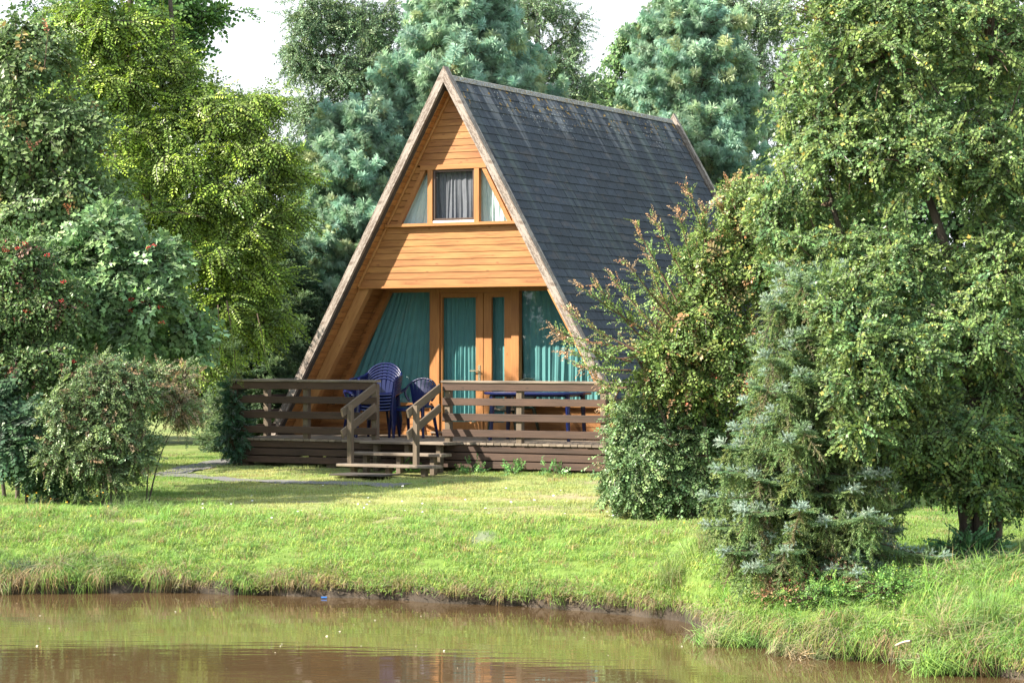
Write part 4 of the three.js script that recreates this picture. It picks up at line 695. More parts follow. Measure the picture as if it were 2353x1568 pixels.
  broadleaf('dark_ground_bush', 'low dark glossy-leaved bush under the red-tinged bush', 'bush', null, 1105, {
    base: onGround(60, 28.5), sprigs: SP.ivy, colors: [[5, [0.045, 0.07, 0.035]], [3, [0.065, 0.095, 0.045]]], r0: 0.02, per: 8, size: 1.2, hollow: 0.4,
    stems: [[onGround(60, 28.5), at(60, 1060, 28.5), at(50, 980, 28.5)]], lobes: [lb(40, 1010, 28.4, 0.42, 0.4, 0.4, 60), lb(120, 1080, 28.4, 0.34, 0.22, 0.3, 36), lb(-20, 940, 28.5, 0.4, 0.4, 0.4, 40), lb(350, 1030, 29.2, 0.3, 0.2, 0.3, 0)],
  });
  broadleaf('hazel_tree', 'dark round-leaved tree with bronze shoots above the guelder rose', 'tree', null, 1106, {
    base: onGround(60, 32.2), sprigs: SP.hazel, colors: [[6, [0.10, 0.115, 0.042]], [4, [0.14, 0.15, 0.056]], [0.4, [0.24, 0.19, 0.06]]], r0: 0.07, per: 7, size: 0.95, hollow: 0.4, gap: -0.42,
    stems: [[onGround(60, 32.2), at(70, 900, 32.2), at(60, 600, 32.2), at(80, 300, 32.2), at(60, 60, 32.2)], [onGround(30, 32.3), at(0, 900, 32.3), at(-60, 600, 32.3), at(-80, 200, 32.3)]],
    lobes: [lb(40, 130, 32.2, 0.75, 0.55, 0.7, 56), lb(150, 300, 32, 0.6, 0.6, 0.6, 48), lb(30, 330, 32, 0.7, 0.7, 0.7, 54), lb(160, 440, 31.8, 0.5, 0.4, 0.5, 36), lb(60, 500, 31.8, 0.7, 0.5, 0.6, 46), lb(-100, 330, 32.2, 0.8, 0.9, 0.8, 56), lb(230, 480, 32, 0.4, 0.3, 0.4, 20), lb(60, 640, 33.3, 0.8, 0.7, 0.8, 50), lb(150, 720, 33.6, 0.7, 0.6, 0.7, 46), lb(40, 820, 33.4, 0.8, 0.7, 0.8, 46), lb(200, 600, 33.4, 0.6, 0.6, 0.7, 46), [V(-6.5, 3.5, -32.85), 0.85, 0.7, 0.6, 64], [V(-5.7, 2.6, -33.3), 0.6, 0.6, 0.6, 50], [V(-7.2, 4.1, -32.7), 0.8, 0.6, 0.6, 46], [V(-5.5, 1.6, -33.6), 0.6, 0.7, 0.6, 50]],
    shoots: [[at(60, 420, 31.6), at(80, 330, 31.4), 0.02, [0.26, 0.1, 0.05], 8, 1], [at(150, 560, 31.4), at(160, 480, 31.3), 0.02, [0.26, 0.1, 0.05], 8, 1], [at(100, 160, 31.6), at(110, 60, 31.5), 0.02, [0.26, 0.1, 0.05], 8, 1]],
  });
  const hg = [[5, [0.225, 0.226, 0.036]], [5, [0.17, 0.18, 0.036]], [4, [0.33, 0.331, 0.046]], [2, [0.12, 0.145, 0.034]]];
  const h = 36.2;
  broadleaf('hornbeam_tree', 'spreading hornbeam with layered yellow-green sprays beside the cabin', 'tree', null, 1107, {
    base: onGround(310, h), sprigs: SP.horn, colors: hg, r0: 0.11, per: 8, size: 0.95, hollow: 0.2, gap: -0.35, hang: 0.15, flip: 0.6, loose: 0.85, face: 0.55, rise: 0.75, arch: 0.12, dense: 1.5,
    stems: [[onGround(310, h), at(330, 800, h), at(400, 500, h), at(400, 200, h), at(380, -150, h)], [at(355, 700, h), at(470, 480, h), at(560, 330, h)], [at(365, 640, h), at(330, 420, h), at(260, 240, h)]],
    lobes: [lb(270, 60, h, 0.95, 0.45, 1.0, 56), lb(180, 60, h, 0.8, 0.5, 0.8, 44), lb(170, 190, h - 0.5, 0.7, 0.3, 0.7, 34), lb(220, 400, h - 1.2, 0.7, 0.3, 0.6, 30), lb(350, 150, h, 0.8, 0.4, 0.9, 50), lb(440, 215, h, 0.6, 0.25, 0.7, 34), lb(270, 200, h - 0.3, 0.9, 0.4, 0.8, 52), lb(500, 270, h - 0.2, 0.9, 0.38, 0.8, 52), lb(340, 300, h - 0.5, 0.85, 0.35, 0.7, 46), lb(590, 240, h, 0.5, 0.25, 0.5, 24), lb(560, 350, h - 0.3, 0.8, 0.28, 0.7, 46), lb(640, 400, h - 0.2, 0.55, 0.16, 0.5, 26), lb(420, 390, h - 0.6, 0.8, 0.3, 0.7, 44), lb(540, 450, h - 0.5, 0.75, 0.25, 0.7, 42), lb(640, 490, h - 0.3, 0.5, 0.14, 0.5, 26), lb(400, 500, h - 0.8, 0.7, 0.28, 0.6, 36), lb(560, 540, h - 0.6, 0.6, 0.25, 0.6, 36), lb(480, 600, h - 0.8, 0.7, 0.3, 0.6, 36), lb(420, 690, h - 0.8, 0.6, 0.3, 0.6, 26), lb(580, 640, h - 0.4, 0.6, 0.3, 0.6, 30), lb(500, 720, h - 0.9, 0.6, 0.35, 0.6, 30), lb(220, -120, h, 1.2, 0.7, 1.1, 44), lb(600, 740, h - 0.2, 0.5, 0.3, 0.5, 24), lb(470, 820, h - 0.6, 0.5, 0.25, 0.5, 22)],
    shoots: [[at(600, 520, h - 0.8), at(700, 455, h - 0.9), 0.0, null, 16, 1], [at(470, 500, h - 1.3), at(340, 490, h - 1.5), -0.1, null, 14, 1], [at(590, 420, h - 0.6), at(700, 345, h - 0.7), -0.05, null, 16, 1], [at(520, 690, 34), at(545, 880, 33.6), -0.16, [0.17, 0.2, 0.035], 20, 0.85], [at(500, 700, 34.2), at(505, 840, 33.8), -0.1, null, 16, 0.85], [at(590, 720, 34.6), at(615, 850, 34.3), -0.1, null, 14, 0.85], [at(600, 250, h), at(660, 225, h), -0.03, null, 9, 0.8]],
  });
  broadleaf('lime_tree', 'broad-leaved tree whose dark bough stretches out against the sky', 'tree', null, 1108, {
    base: onGround(250, 41), sprigs: SP.lime, colors: [[5, [0.085, 0.13, 0.035]], [3, [0.12, 0.16, 0.035]]], r0: 0.16, per: 7, size: 1, hollow: 0.3, gap: -0.25,
    stems: [[onGround(250, 41), at(260, 600, 41), at(280, 200, 41), at(320, -200, 41)]],
    lobes: [lb(380, 20, 41, 0.65, 0.5, 0.8, 40), lb(455, 35, 40.8, 0.32, 0.25, 0.4, 18), lb(420, 95, 40.8, 0.28, 0.22, 0.4, 14), lb(330, -120, 41, 1.3, 1, 1.2, 56), lb(150, 100, 42, 1.6, 1.4, 1.2, 70), lb(100, 420, 42, 1.8, 1.4, 1.2, 70), lb(330, 560, 42, 1.3, 1.2, 1, 55), lb(0, 700, 42, 1.6, 1.2, 1, 50)],
    shoots: [[at(490, 20, 40.8), at(585, 32, 40.7), -0.05, null, 12, 1]],
  });
  // ivy on the corner of the deck railing
  const iv = broadleaf('ivy_plant', 'dark ivy climbing the shaded corner of the deck railing', 'ivy', null, 1109, {
    base: toWorld(X0 + 0.05, 0.02, ZR + 0.06), sprigs: SP.ivy, colors: [[5, [0.03, 0.055, 0.03]], [3, [0.045, 0.075, 0.04]]], r0: 0.012, per: 6, size: 0.75, hollow: 0.2, gap: -0.5, floor: 0.06,
    stems: [[toWorld(X0 + 0.05, 0.02, ZR + 0.06), toWorld(X0 + 0.08, 0.5, ZR + 0.05), toWorld(X0 + 0.02, 1.1, ZR + 0.05)]],
    lobes: [[toWorld(X0 + 0.1, 0.35, ZR + 0.05), 0.15, 0.30, 0.09, 36], [toWorld(X0 + 0.04, 0.75, ZR + 0.02), 0.09, 0.33, 0.08, 26], [toWorld(X0 - 0.03, 0.4, ZR - 0.25), 0.06, 0.36, 0.22, 26], [toWorld(X0 - 0.02, 1.1, ZR - 0.1), 0.1, 0.12, 0.16, 14]],
  });
}
// --- background: birches, hedge trees
{
  const bg = [[5, [0.14, 0.16, 0.09]], [4, [0.19, 0.20, 0.12]], [1.5, [0.23, 0.235, 0.11]]];
  const birch = (label, seed, d, px, top, lobes, gap, shoots) => broadleaf('birch_tree', label, 'tree', 'birches behind the cabin', seed, { base: onGround(px, d), sprigs: SP.birch, colors: bg, r0: 0.13, per: 7, size: 0.95, hollow: 0.1, gap, hang: 0.45, loose: 1.0, flip: 1.6, bark: M.birchBark, stems: [[onGround(px, d), at(px + 6, 500, d), at(px - 4, 200, d), at(px, top, d)]], lobes: lobes.map(([a, b, rx, ry, n]) => lb(a, b, d, rx, ry, Math.min(rx, 1.4), n)), shoots });
  birch('birch with a pale trunk standing clear against the sky beside the hornbeam', 1201, 51, 838, -250, [[740, 40, 0.85, 0.8, 72], [850, 60, 0.9, 0.8, 74], [690, 130, 0.55, 0.6, 40], [790, 170, 0.9, 0.65, 70], [880, 150, 0.5, 0.6, 36], [720, 260, 0.6, 0.6, 44], [820, 280, 0.8, 0.6, 54], [680, 370, 0.45, 0.6, 34], [760, 400, 0.7, 0.6, 40], [780, -140, 1.5, 1.1, 90], [690, 520, 0.6, 0.8, 40]], -0.35);
  birch('loose-crowned birch rising behind the roof ridge between the two pines', 1202, 52, 1240, -300, [[1220, 20, 0.8, 0.75, 60], [1310, 60, 0.55, 0.7, 30], [1180, 110, 0.6, 0.6, 40], [1270, 140, 0.75, 0.6, 50], [1320, 190, 0.5, 0.5, 28], [1230, 230, 0.8, 0.5, 44], [1240, -150, 1.3, 1.0, 60], [1350, 260, 0.5, 0.5, 26]], -0.18);
  birch('birch with a white trunk between the grey-green pine and the big maple', 1203, 53, 1757, -300, [[1650, 20, 0.75, 0.6, 46], [1760, 40, 0.9, 0.8, 64], [1700, 140, 0.7, 0.6, 44], [1810, 160, 0.7, 0.7, 46], [1740, 260, 0.8, 0.6, 46], [1830, 320, 0.7, 0.7, 40], [1760, 420, 0.8, 0.8, 46], [1740, -150, 1.5, 1, 60], [1560, 10, 0.5, 0.3, 16]], -0.25);
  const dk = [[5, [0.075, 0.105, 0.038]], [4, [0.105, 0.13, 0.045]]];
  const tree = (label, seed, d, px, lobes) => broadleaf('leafy_tree', label, 'tree', null, seed, { base: onGround(px, d), sprigs: SP.lime, colors: dk, r0: 0.14, per: 7, size: 1.05, hollow: 0.35, gap: -0.6, stems: [[onGround(px, d), at(px, 700, d), at(px + 10, lobes[0][1], d)]], lobes: lobes.map(([a, b, rx, ry, n]) => lb(a, b, d, rx, ry, Math.min(rx, 1.3), n)) });
  tree('round-topped leafy tree peeping out behind the grey-green pine', 1301, 56, 1480, [[1470, 110, 0.75, 0.6, 50], [1400, 220, 0.8, 0.7, 50], [1500, 260, 1.2, 0.9, 60], [1420, 400, 1.4, 1.2, 60], [1560, 420, 1.3, 1.2, 60]]);
  tree('dark leafy tree closing the gap behind the blue-green pine', 1302, 50, 900, [[900, 420, 1.2, 1.0, 60], [780, 560, 1.2, 1.1, 60], [1000, 560, 1.3, 1.1, 60], [700, 700, 1.1, 1.2, 60], [860, 740, 1.4, 1.2, 60], [620, 850, 1.1, 1.0, 50]]);
  tree('dark leafy tree behind the far end of the cabin roof', 1303, 44, 1800, [[1800, 640, 1.2, 1.2, 70], [1700, 500, 0.9, 0.9, 50], [1900, 520, 1.1, 1.1, 60], [1760, 860, 1.2, 1.1, 60], [1920, 800, 1.3, 1.2, 60], [1880, 1000, 1.2, 0.8, 50]]);
  tree('leafy tree in the shade behind the maple trunks', 1304, 33, 2150, [[2100, 880, 1.0, 0.8, 60], [2250, 820, 1.0, 0.9, 60], [2350, 950, 0.9, 0.9, 55], [2000, 960, 0.8, 0.6, 46], [2200, 1040, 1.1, 0.5, 50], [2420, 760, 1.0, 1.2, 60], [2060, 1060, 0.7, 0.4, 36]]);
  tree('tall leafy tree filling the sky behind the big maple crown', 1306, 36, 2200, [[2150, 60, 1.6, 1.4, 90], [2380, 150, 1.5, 1.6, 80], [1980, 200, 1.2, 1.2, 70], [2200, 350, 1.6, 1.2, 80], [2020, 520, 1.2, 1.0, 60], [2340, 540, 1.5, 1.2, 70], [2150, 700, 1.4, 0.9, 60], [1960, 740, 1.0, 0.8, 46]]);
  tree('tall leafy tree filling the sky behind the hazel crown', 1307, 44, 130, [[120, 150, 1.8, 1.5, 90], [-60, 300, 1.6, 1.6, 80], [260, 330, 1.5, 1.2, 70], [120, 520, 1.8, 1.3, 80], [330, 480, 1.2, 1.0, 56], [500, 560, 1.3, 1.0, 60], [0, 700, 1.5, 1.2, 60]]);
  tree('leafy tree deep in the shade behind the hornbeam trunk', 1305, 42, 280, [[420, 760, 1.1, 0.9, 60], [300, 700, 1.1, 1.0, 60], [520, 860, 1.0, 0.5, 46], [220, 840, 1.1, 0.8, 55], [370, 880, 1.0, 0.5, 46], [120, 820, 1.1, 0.9, 50], [560, 720, 0.8, 0.8, 40]]);
}
// --- trees beyond the end of the pond, outside the frame: the cabin's panes mirror them
for (const [i, [x, z, hh, what]] of [[-23, -10, 9, 'spreading leafy tree leaning over the corner of the pond'], [-26, -14.5, 10, 'broad leafy tree next to the one leaning over the pond'], [-29, -18, 9.5, 'middle tree of the leafy row closing the end of the pond'], [-31.5, -22, 10.5, 'tallest tree of the leafy row closing the end of the pond'], [-33, -26.5, 9, 'last leafy tree of the row, nearest the cabin side'], [-19.5, -5.5, 9, 'first leafy tree of the row, nearest the near bank']].entries()) {
  const b = V(x, ground(x, z), z), c = (dx, y, dz) => V(x + dx, y, z + dz);
  broadleaf('pond_end_tree', what, 'tree', 'row of trees at the end of the pond', 1400 + i, { base: b, sprigs: SP.lime, colors: [[5, [0.06, 0.09, 0.032]], [3, [0.085, 0.11, 0.036]]], r0: 0.2, per: 6, size: 2.4, hollow: 0.4, gap: -0.7, dense: 1, puff: 0.4, stems: [[b, c(0.1, hh * 0.4, 0), c(-0.1, hh * 0.8, 0)]],
    lobes: [[c(0, hh * 0.82, 0), 2.2, 1.8, 2.0, 30], [c(-1.3, hh * 0.58, 1.3), 2.2, 1.8, 2, 28], [c(1.3, hh * 0.56, -1.3), 2.2, 1.8, 2, 28], [c(0, hh * 0.36, 0.4), 2.6, 1.5, 2.4, 32], [c(-1.4, hh * 0.2, 1.4), 1.8, 1.4, 1.8, 24], [c(1.4, hh * 0.2, -1.4), 1.8, 1.4, 1.8, 24]] });
}
// --- conifers
const NT = { spruce: [0, 1, 2].map((i) => needleTwig(41 + i, { len: 0.22, side: 8, sideLen: 0.085 })), hang: [0, 1].map((i) => needleTwig(61 + i, { len: 0.28, side: 9, sideLen: 0.075, round: true })), tip: [0, 1].map((i) => needleTwig(81 + i, { len: 0.13, side: 5, sideLen: 0.085, round: true, nl: 0.023, nw: 0.009, step: 0.0048 })), pine: [0, 1, 2].map((i) => pineShoot(91 + i)) };
function spruce(label, seed, base, top, R0, o = {}) {
  const R = rngOf(seed), t = thing('spruce_tree', label, 'tree', base, 0), H = top.y - base.y, lean = V(top.x - base.x, 0, top.z - base.z), tubes = [];
  const hangC = new Copies(NT.hang, seed + 1), spC = new Copies(NT.spruce, seed + 2), tipC = new Copies(NT.tip, seed + 3);
  const ax = (y) => lean.clone().multiplyScalar(y / H).setY(y), big = o.big ?? 1;
  const tp = [0, 0.25, 0.5, 0.75, 1].map((u) => ax(u * H)); part('trunk', tube(tp, [0.075, 0.06, 0.045, 0.028, 0.008].map((r) => r * big), 8, 0.2), M.bark, t);
  const branch = (y, a, len, rise) => {
    const s = ax(y), d = V(Math.cos(a), 0, Math.sin(a)), q = (u) => s.clone().addScaledVector(d, len * u).add(V(0, len * (rise * u - 0.42 * u * u + 0.30 * u * u * u), 0));
    tubes.push(tube([0, 0.25, 0.5, 0.75, 1].map(q), [0.017, 0.013, 0.010, 0.007, 0.003].map((r) => r * big), 5));
    const n = Math.ceil(len / (0.042 * big));
    for (let i = 0; i < n; i++) {
      const u = lerp(0.12, 1, (i + R()) / n), p = q(u), tan = q(u + 0.03).sub(q(u - 0.03)).normalize(), side = V(-d.z, 0, d.x), w = (R() - 0.5) * 2;
      hangC.put(p, V(0, -1, 0).addScaledVector(side, w * 0.8).addScaledVector(d, 0.2 + 0.4 * R()).normalize(), d, big * (0.7 + 0.75 * R()) * (o.hang ?? 1), tint(R, pick(R, o.hangCol), 0.22));
      for (const sd of [-1, 1]) spC.put(p, tan.clone().multiplyScalar(0.75).addScaledVector(side, sd * (0.7 + 0.3 * R())).add(V(0, -0.25 * R(), 0)).normalize(), V(0, 1, 0), big * (0.55 + 0.45 * R()) * lerp(1.15, 0.7, u), tint(R, pick(R, o.midCol), 0.2));
      if (u > 0.5 && R() < 0.55) tipC.put(p, tan.clone().multiplyScalar(0.7).addScaledVector(side, (R() - 0.5) * 1.5).add(V(0, 0.3 + 0.5 * R(), 0)).normalize(), V(0, 1, 0), big * (0.5 + 0.4 * R()), tint(R, pick(R, o.tipCol), 0.15));
    }
    for (let k = -1; k <= 1; k++) tipC.put(q(1), q(1).sub(q(0.94)).normalize().add(V(-d.z * k * 0.7, 0.3, d.x * k * 0.7)).normalize(), V(0, 1, 0), big * 0.85, tint(R, pick(R, o.tipCol), 0.12));
  };
  for (let y = o.y0 ?? 0.2; y < H - 0.06; y += (0.105 + 0.03 * R()) * big) { const u = y / H, n = u > 0.85 ? 4 : 6, len = R0 * (o.shape ? o.shape(u) : Math.pow(1 - u, 0.75)) ; for (let k = 0; k < n; k++) branch(y + 0.16 * (R() - 0.5), k / n * 6.283 + y * 7 + R() * 0.6, Math.max(0.1, len * (0.75 + 0.4 * R())), lerp(-0.02, 0.75, u) + 0.3 * (R() - 0.5)); }
  for (const [y, a, len, rise] of o.extra ?? []) branch(y, a, len, rise);
  for (let k = 0; k < 5; k++) tipC.put(ax(H - 0.03 * k), V((R() - 0.5) * 0.5 * (k > 0), 1, (R() - 0.5) * 0.5 * (k > 0)), V(0, 0, 1), big * 1.1, tint(R, pick(R, o.tipCol), 0.1));
  part('branches', mergeGeometries(tubes), M.twig, t, 'stuff'); hangC.add('crown', M.needle, t); spC.add('crown', M.needle, t); tipC.add('crown', M.needle, t);
  return t;
}
spruce('blue-tipped weeping spruce with drooping lower branches on the bank', 2001, onGround(1868, 21.25), at(1868, 650, 21.25), 0.9, {
  shape: (u) => 0.30 + 0.70 * Math.pow(1 - u, 0.8) * smooth(-0.1, 0.22, u), y0: 0.16,
  hangCol: [[4, [0.21, 0.33, 0.105]], [3, [0.25, 0.34, 0.11]], [1, [0.23, 0.22, 0.11]]], midCol: [[4, [0.20, 0.34, 0.15]], [3, [0.24, 0.36, 0.14]]], tipCol: [[5, [0.42, 0.54, 0.46]], [3, [0.30, 0.43, 0.32]], [3, [0.24, 0.37, 0.18]]],
  extra: [[0.30, 2.75, 0.85, 0.02], [0.24, 2.35, 0.85, -0.05], [0.3, 0.25, 1.3, -0.12], [0.26, 0.75, 1.0, -0.1], [0.42, 0.45, 1.15, -0.08], [0.2, 1.2, 0.8, -0.05], [0.5, 2.9, 0.95, 0.05], [0.7, 3.0, 0.95, 0.1], [0.9, 2.8, 0.9, 0.15], [0.6, 2.4, 0.9, 0.1], [0.35, 2.0, 0.8, 0]],
});
{
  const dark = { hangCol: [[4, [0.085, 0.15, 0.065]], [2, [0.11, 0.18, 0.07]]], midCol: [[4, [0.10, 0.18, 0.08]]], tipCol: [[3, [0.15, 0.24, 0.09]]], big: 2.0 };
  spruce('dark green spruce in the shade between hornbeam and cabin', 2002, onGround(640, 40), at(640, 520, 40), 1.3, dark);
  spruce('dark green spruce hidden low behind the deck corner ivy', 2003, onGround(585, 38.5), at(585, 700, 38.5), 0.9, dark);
}
function pine(label, seed, d, px, topPy, R0, prof, from = 0.3) {
  const base = onGround(px, d), top = at(px, topPy, d), H = top.y - base.y, R = rngOf(seed), t = thing('pine_tree', label, 'tree', base, 0, 'soft-needled pines behind the cabin'), tubes = [], C = new Copies(NT.pine, seed + 1);
  part('trunk', tube([0, 0.3, 0.6, 0.85, 1].map((u) => V(0.05 * Math.sin(u * 5), u * H, 0)), [0.17, 0.13, 0.09, 0.04, 0.012], 9, 0.15), M.bark, t);
  const cols = [[5, [0.32, 0.49, 0.345]], [4, [0.38, 0.55, 0.405]], [3, [0.265, 0.42, 0.26]], [1.8, [0.40, 0.49, 0.27]]];
  for (let y = from * H; y < H - 0.1; y += 0.36 + 0.12 * R()) {
    const u = y / H, n = 6 + (R() * 2 | 0);
    for (let k = 0; k < n; k++) {
      const a = k / n * 6.283 + R() * 0.8 + y * 3, len = R0 * prof(u) * (0.7 + 0.5 * R()), dr = V(Math.cos(a), 0, Math.sin(a)), s = V(0, y + 0.15 * (R() - 0.5), 0), q = (w) => s.clone().addScaledVector(dr, len * w).add(V(0, len * (0.18 * w + 0.22 * w * w), 0));
      tubes.push(tube([0, 0.35, 0.7, 1].map(q), [0.03, 0.022, 0.014, 0.006], 5));
      const m = Math.max(3, Math.ceil(len / 0.16));
      for (let i = 0; i < m; i++) {
        const w = lerp(0.25, 1, (i + 0.7 * R()) / m), p = q(w), side = V(-dr.z, 0, dr.x);
        for (const sd of [-1, 1]) {
          const sl = len * 0.42 * (1.15 - w) + 0.16 + 0.1 * R(), dd = dr.clone().multiplyScalar(0.65).addScaledVector(side, sd * (0.6 + 0.4 * R())).add(V(0, 0.1 + 0.4 * R(), 0)).normalize(), e = p.clone().addScaledVector(dd, sl);
          tubes.push(tube([p, e], [0.008, 0.004], 4));
          const nn = Math.max(2, Math.round(sl / 0.125));
          for (let j = 0; j < nn; j++) { const f = (j + 0.6) / nn, jt = ball(R); C.put(p.clone().lerp(e, f).addScaledVector(jt, 0.05), dd.clone().addScaledVector(jt, 0.75).add(V(0, 0.35, 0)).normalize(), ball(R), 1.15 + 0.6 * R(), tint(R, pick(R, cols), 0.18)); }
        }
      }
    }
  }
  for (let k = 0; k < 14; k++) C.put(V(0, H - 0.05 * k, 0), V((R() - 0.5) * (k ? 1.4 : 0), 1, (R() - 0.5) * (k ? 1.4 : 0)), ball(R), 1.2, tint(R, cols[0][1], 0.15));
  part('branches', mergeGeometries(tubes), M.twig, t, 'stuff'); C.add('crown', M.needle, t); return t;
}
pine('blue-green soft-needled pine towering behind the gable peak', 2101, 43, 1060, -90, 2.45, (u) => u > 0.55 ? Math.pow(1 - u, 0.6) * 1.05 : 0.62 + 0.1 * Math.sin(u * 9));
pine('grey-green soft-needled pine with upright shoots behind the far end of the roof', 2102, 46, 1590, 10, 2.0, (u) => Math.pow(1 - u, 0.45) * 0.95);
pine('lower soft-needled pine filling in beside the gable bargeboard', 2103, 41.5, 815, 250, 1.25, (u) => Math.pow(1 - u, 0.4), 0.1);

// ---------------------------------------------------------------- grass, tussocks, weeds, flowers, litter
function tuft(seed, o) {
  const R = rngOf(seed), S = new Soup(), { n, h, r, bend = 0.5, w = 0.004, one } = o;
  for (let i = 0; i < n; i++) {
    const a = one === undefined ? R() * 6.283 : one + (R() - 0.5) * 1.5, q = Math.sqrt(R()) * r, b0 = R() * 6.283, p = V(Math.cos(b0) * q, -0.01, Math.sin(b0) * q), H = h * (0.55 + 0.6 * R()), bd = bend * (0.4 + 1.1 * R()), d = V(Math.cos(a), 0, Math.sin(a)), s = V(-d.z, 0, d.x).multiplyScalar(w * (0.7 + 0.6 * R()) / 2), c = 0.78 + 0.44 * R(), col = [c * (0.92 + 0.16 * R()), c, c * (0.85 + 0.3 * R())];
    const k = (t) => { const th = bd * t; return p.clone().addScaledVector(d, H * t * Math.sin(th)).add(V(0, H * t * Math.cos(th), 0)); };
    const A = k(0), B2 = k(0.5), T = k(1), m = (v, f) => [v.x + s.x * f, v.y, v.z + s.z * f];
    S.quad(m(A, -1), m(A, 1), m(B2, 0.8), m(B2, -0.8), null, null, null, null, col); S.tri(m(B2, -0.8), m(B2, 0.8), m(T, 0), null, null, null, col);
  }
  return S.geo();
}
const T = {
  lawn: [1, 2, 3, 31, 32].map((i) => tuft(i, { n: 110, h: 0.045, r: 0.19, bend: 0.9, w: 0.0055 })),
  bank: [4, 5, 6].map((i) => tuft(i, { n: 36, h: 0.062, r: 0.11, bend: 1.0, w: 0.006 })),
  long: [7, 8, 9].map((i) => tuft(i, { n: 22, h: 0.28, r: 0.07, bend: 1.3, w: 0.006 })),
  hang: [10, 11, 12].map((i) => tuft(i, { n: 18, h: 0.25, r: 0.06, bend: 2.6, w: 0.0055, one: Math.PI / 2 })),
  rush: [13, 14].map((i) => tuft(i, { n: 46, h: 0.55, r: 0.09, bend: 0.75, w: 0.0055 })),
};
{
  const R = rngOf(4242), lawn = new Copies(T.lawn, 1), bank = new Copies(T.bank, 2), longs = new Copies(T.long, 3), hang = new Copies(T.hang, 4), UP = V(0, 1, 0), F0 = V(0, 0, 1);
  const inDeck = (x, z) => { const p = V(x, 0, z).sub(HOUSE).applyAxisAngle(V(0, 1, 0), -YAW); return p.z < ZR + 0.06 && p.x > X0 - 0.05 && p.x < X1 + 0.1 && p.z > -8 || (p.x > -0.45 && p.x < 1 && p.z < 2.0 && p.z > 1); };
  const onPath = (x, z) => { const d = -z, px = x / d * F + CX, c = px > 470 ? lerp(32.1, 30.85, (px - 470) / 460) : 99; return (px < 930 && Math.abs(d - c) < 0.13) || (px > 370 && px < 560 && Math.abs(d - (32.6 + (px - 370) * 0.0195)) < 0.22 && d > 32.5); };
  const yawUp = () => { const a = R() * 6.283; return V(Math.cos(a), 0, Math.sin(a)); };
  // lawn, thicker where it is seen nearer
  for (let i = 0; i < 10500; i++) {
    const d = 19 + 19 * Math.pow(R(), 1.15), x = (R() * 2 - 1) * (d * 0.235) , z = -d, v = d - shore(x); if (v < 0.15 || inDeck(x, z) || onPath(x, z)) continue;
    const dr = dryness(x, z, v), b = bare(x, z); if (R() < b * 0.6 || R() < ash(x, z) * 0.9) continue;
    const g = clamp(dr + (R() - 0.5) * 0.35), c = [lerp(0.18, 0.43, g), lerp(0.33, 0.45, g), lerp(0.05, 0.15, g)];
    if (v > 2 && R() < 0.97) lawn.put(V(x, ground(x, z), z), UP, yawUp(), (0.75 + 0.55 * R()) * (1 + 0.25 * noise(x * 1.5, z * 1.5)), tint(R, R() < 0.06 ? [0.33, 0.26, 0.12] : c, 0.2));
    else if (v <= 2 || R() < 0.3) bank.put(V(x, ground(x, z), z), UP, yawUp(), 0.5 + 0.5 * R(), tint(R, c, 0.25));
  }
  // lusher grass on the slope of the bank
  for (let i = 0; i < 8000; i++) {
    const x = -6.5 + 12 * R(), wide = x > 1.6 ? 3.6 : 2.3, v = 0.12 + wide * Math.pow(R(), 0.9), d = shore(x) + v, z = -d, patch = fbm(x * 1.3, z * 1.6, 12); if (inDeck(x, z) || R() < ash(x, z) || R() < bare(x, z) * 0.7) continue;
    if (R() > 0.75 + 0.6 * patch) continue;
    const y = R() < 0.13 ? [0.36, 0.29, 0.13] : R() < 0.5 ? [0.35, 0.44, 0.10] : [0.25, 0.41, 0.075];
    bank.put(V(x, ground(x, z), z), UP.clone().add(V((R() - 0.5) * 0.3, 0, 0.25 * R())), yawUp(), (0.65 + 0.7 * R()) * (1 + 0.4 * patch), tint(R, y, 0.22));
    if (x > 1.9 && v < 2.2 && R() < 0.5 || x < -3.4 && R() < 0.12 || R() < 0.015) longs.put(V(x, ground(x, z), z), UP.clone().add(V((R() - 0.5) * 0.4, 0, 0.3 * R())), yawUp(), 0.55 + 0.55 * R() * (x > 1.9 ? 1.1 : 0.8), tint(R, R() < 0.12 ? [0.36, 0.31, 0.14] : [0.195, 0.36, 0.06], 0.25));
  }
  // dry grass hanging over the eroded edge
  for (let x = -6.6; x < 5.6; x += 0.0075) {
    const dens = 0.3 + 0.8 * fbm(x * 1.7, 3, 1) + (x > 1.8 ? 0.2 : 0) + (x < -3.6 ? 0.05 : 0); if (R() > dens) continue;
    const v = 0.085 + 0.15 * R(), d = shore(x) + v, z = -d, c = pick(R, [[4, [0.34, 0.26, 0.14]], [2, [0.24, 0.185, 0.10]], [x > 1.8 ? 7 : 3, [0.20, 0.34, 0.07]], [2, [0.42, 0.34, 0.19]]]);
    hang.put(V(x, ground(x, z), z), UP.clone().add(V((R() - 0.5) * 0.5, 0, 0.35)), V(0, 0, 1).add(V((R() - 0.5) * 1.1, 0, 0)), (0.55 + 0.6 * R()) * (x > 1.8 || x < -3.6 ? 1.1 : 0.8), tint(R, c, 0.25));
  }
  // short green and straw fringe all along the lip
  for (let x = -6.6; x < 5.6; x += 0.024) { const v = 0.12 + 0.1 * R(), z = -(shore(x) + v); bank.put(V(x, ground(x, z), z), UP.clone().add(V((R() - 0.5) * 0.8, 0, 0.5 + 0.7 * R())), yawUp(), 0.9 + 0.6 * R(), tint(R, pick(R, [[4, [0.19, 0.30, 0.055]], [2, [0.33, 0.27, 0.13]], [2, [0.25, 0.30, 0.07]]]), 0.25)); }
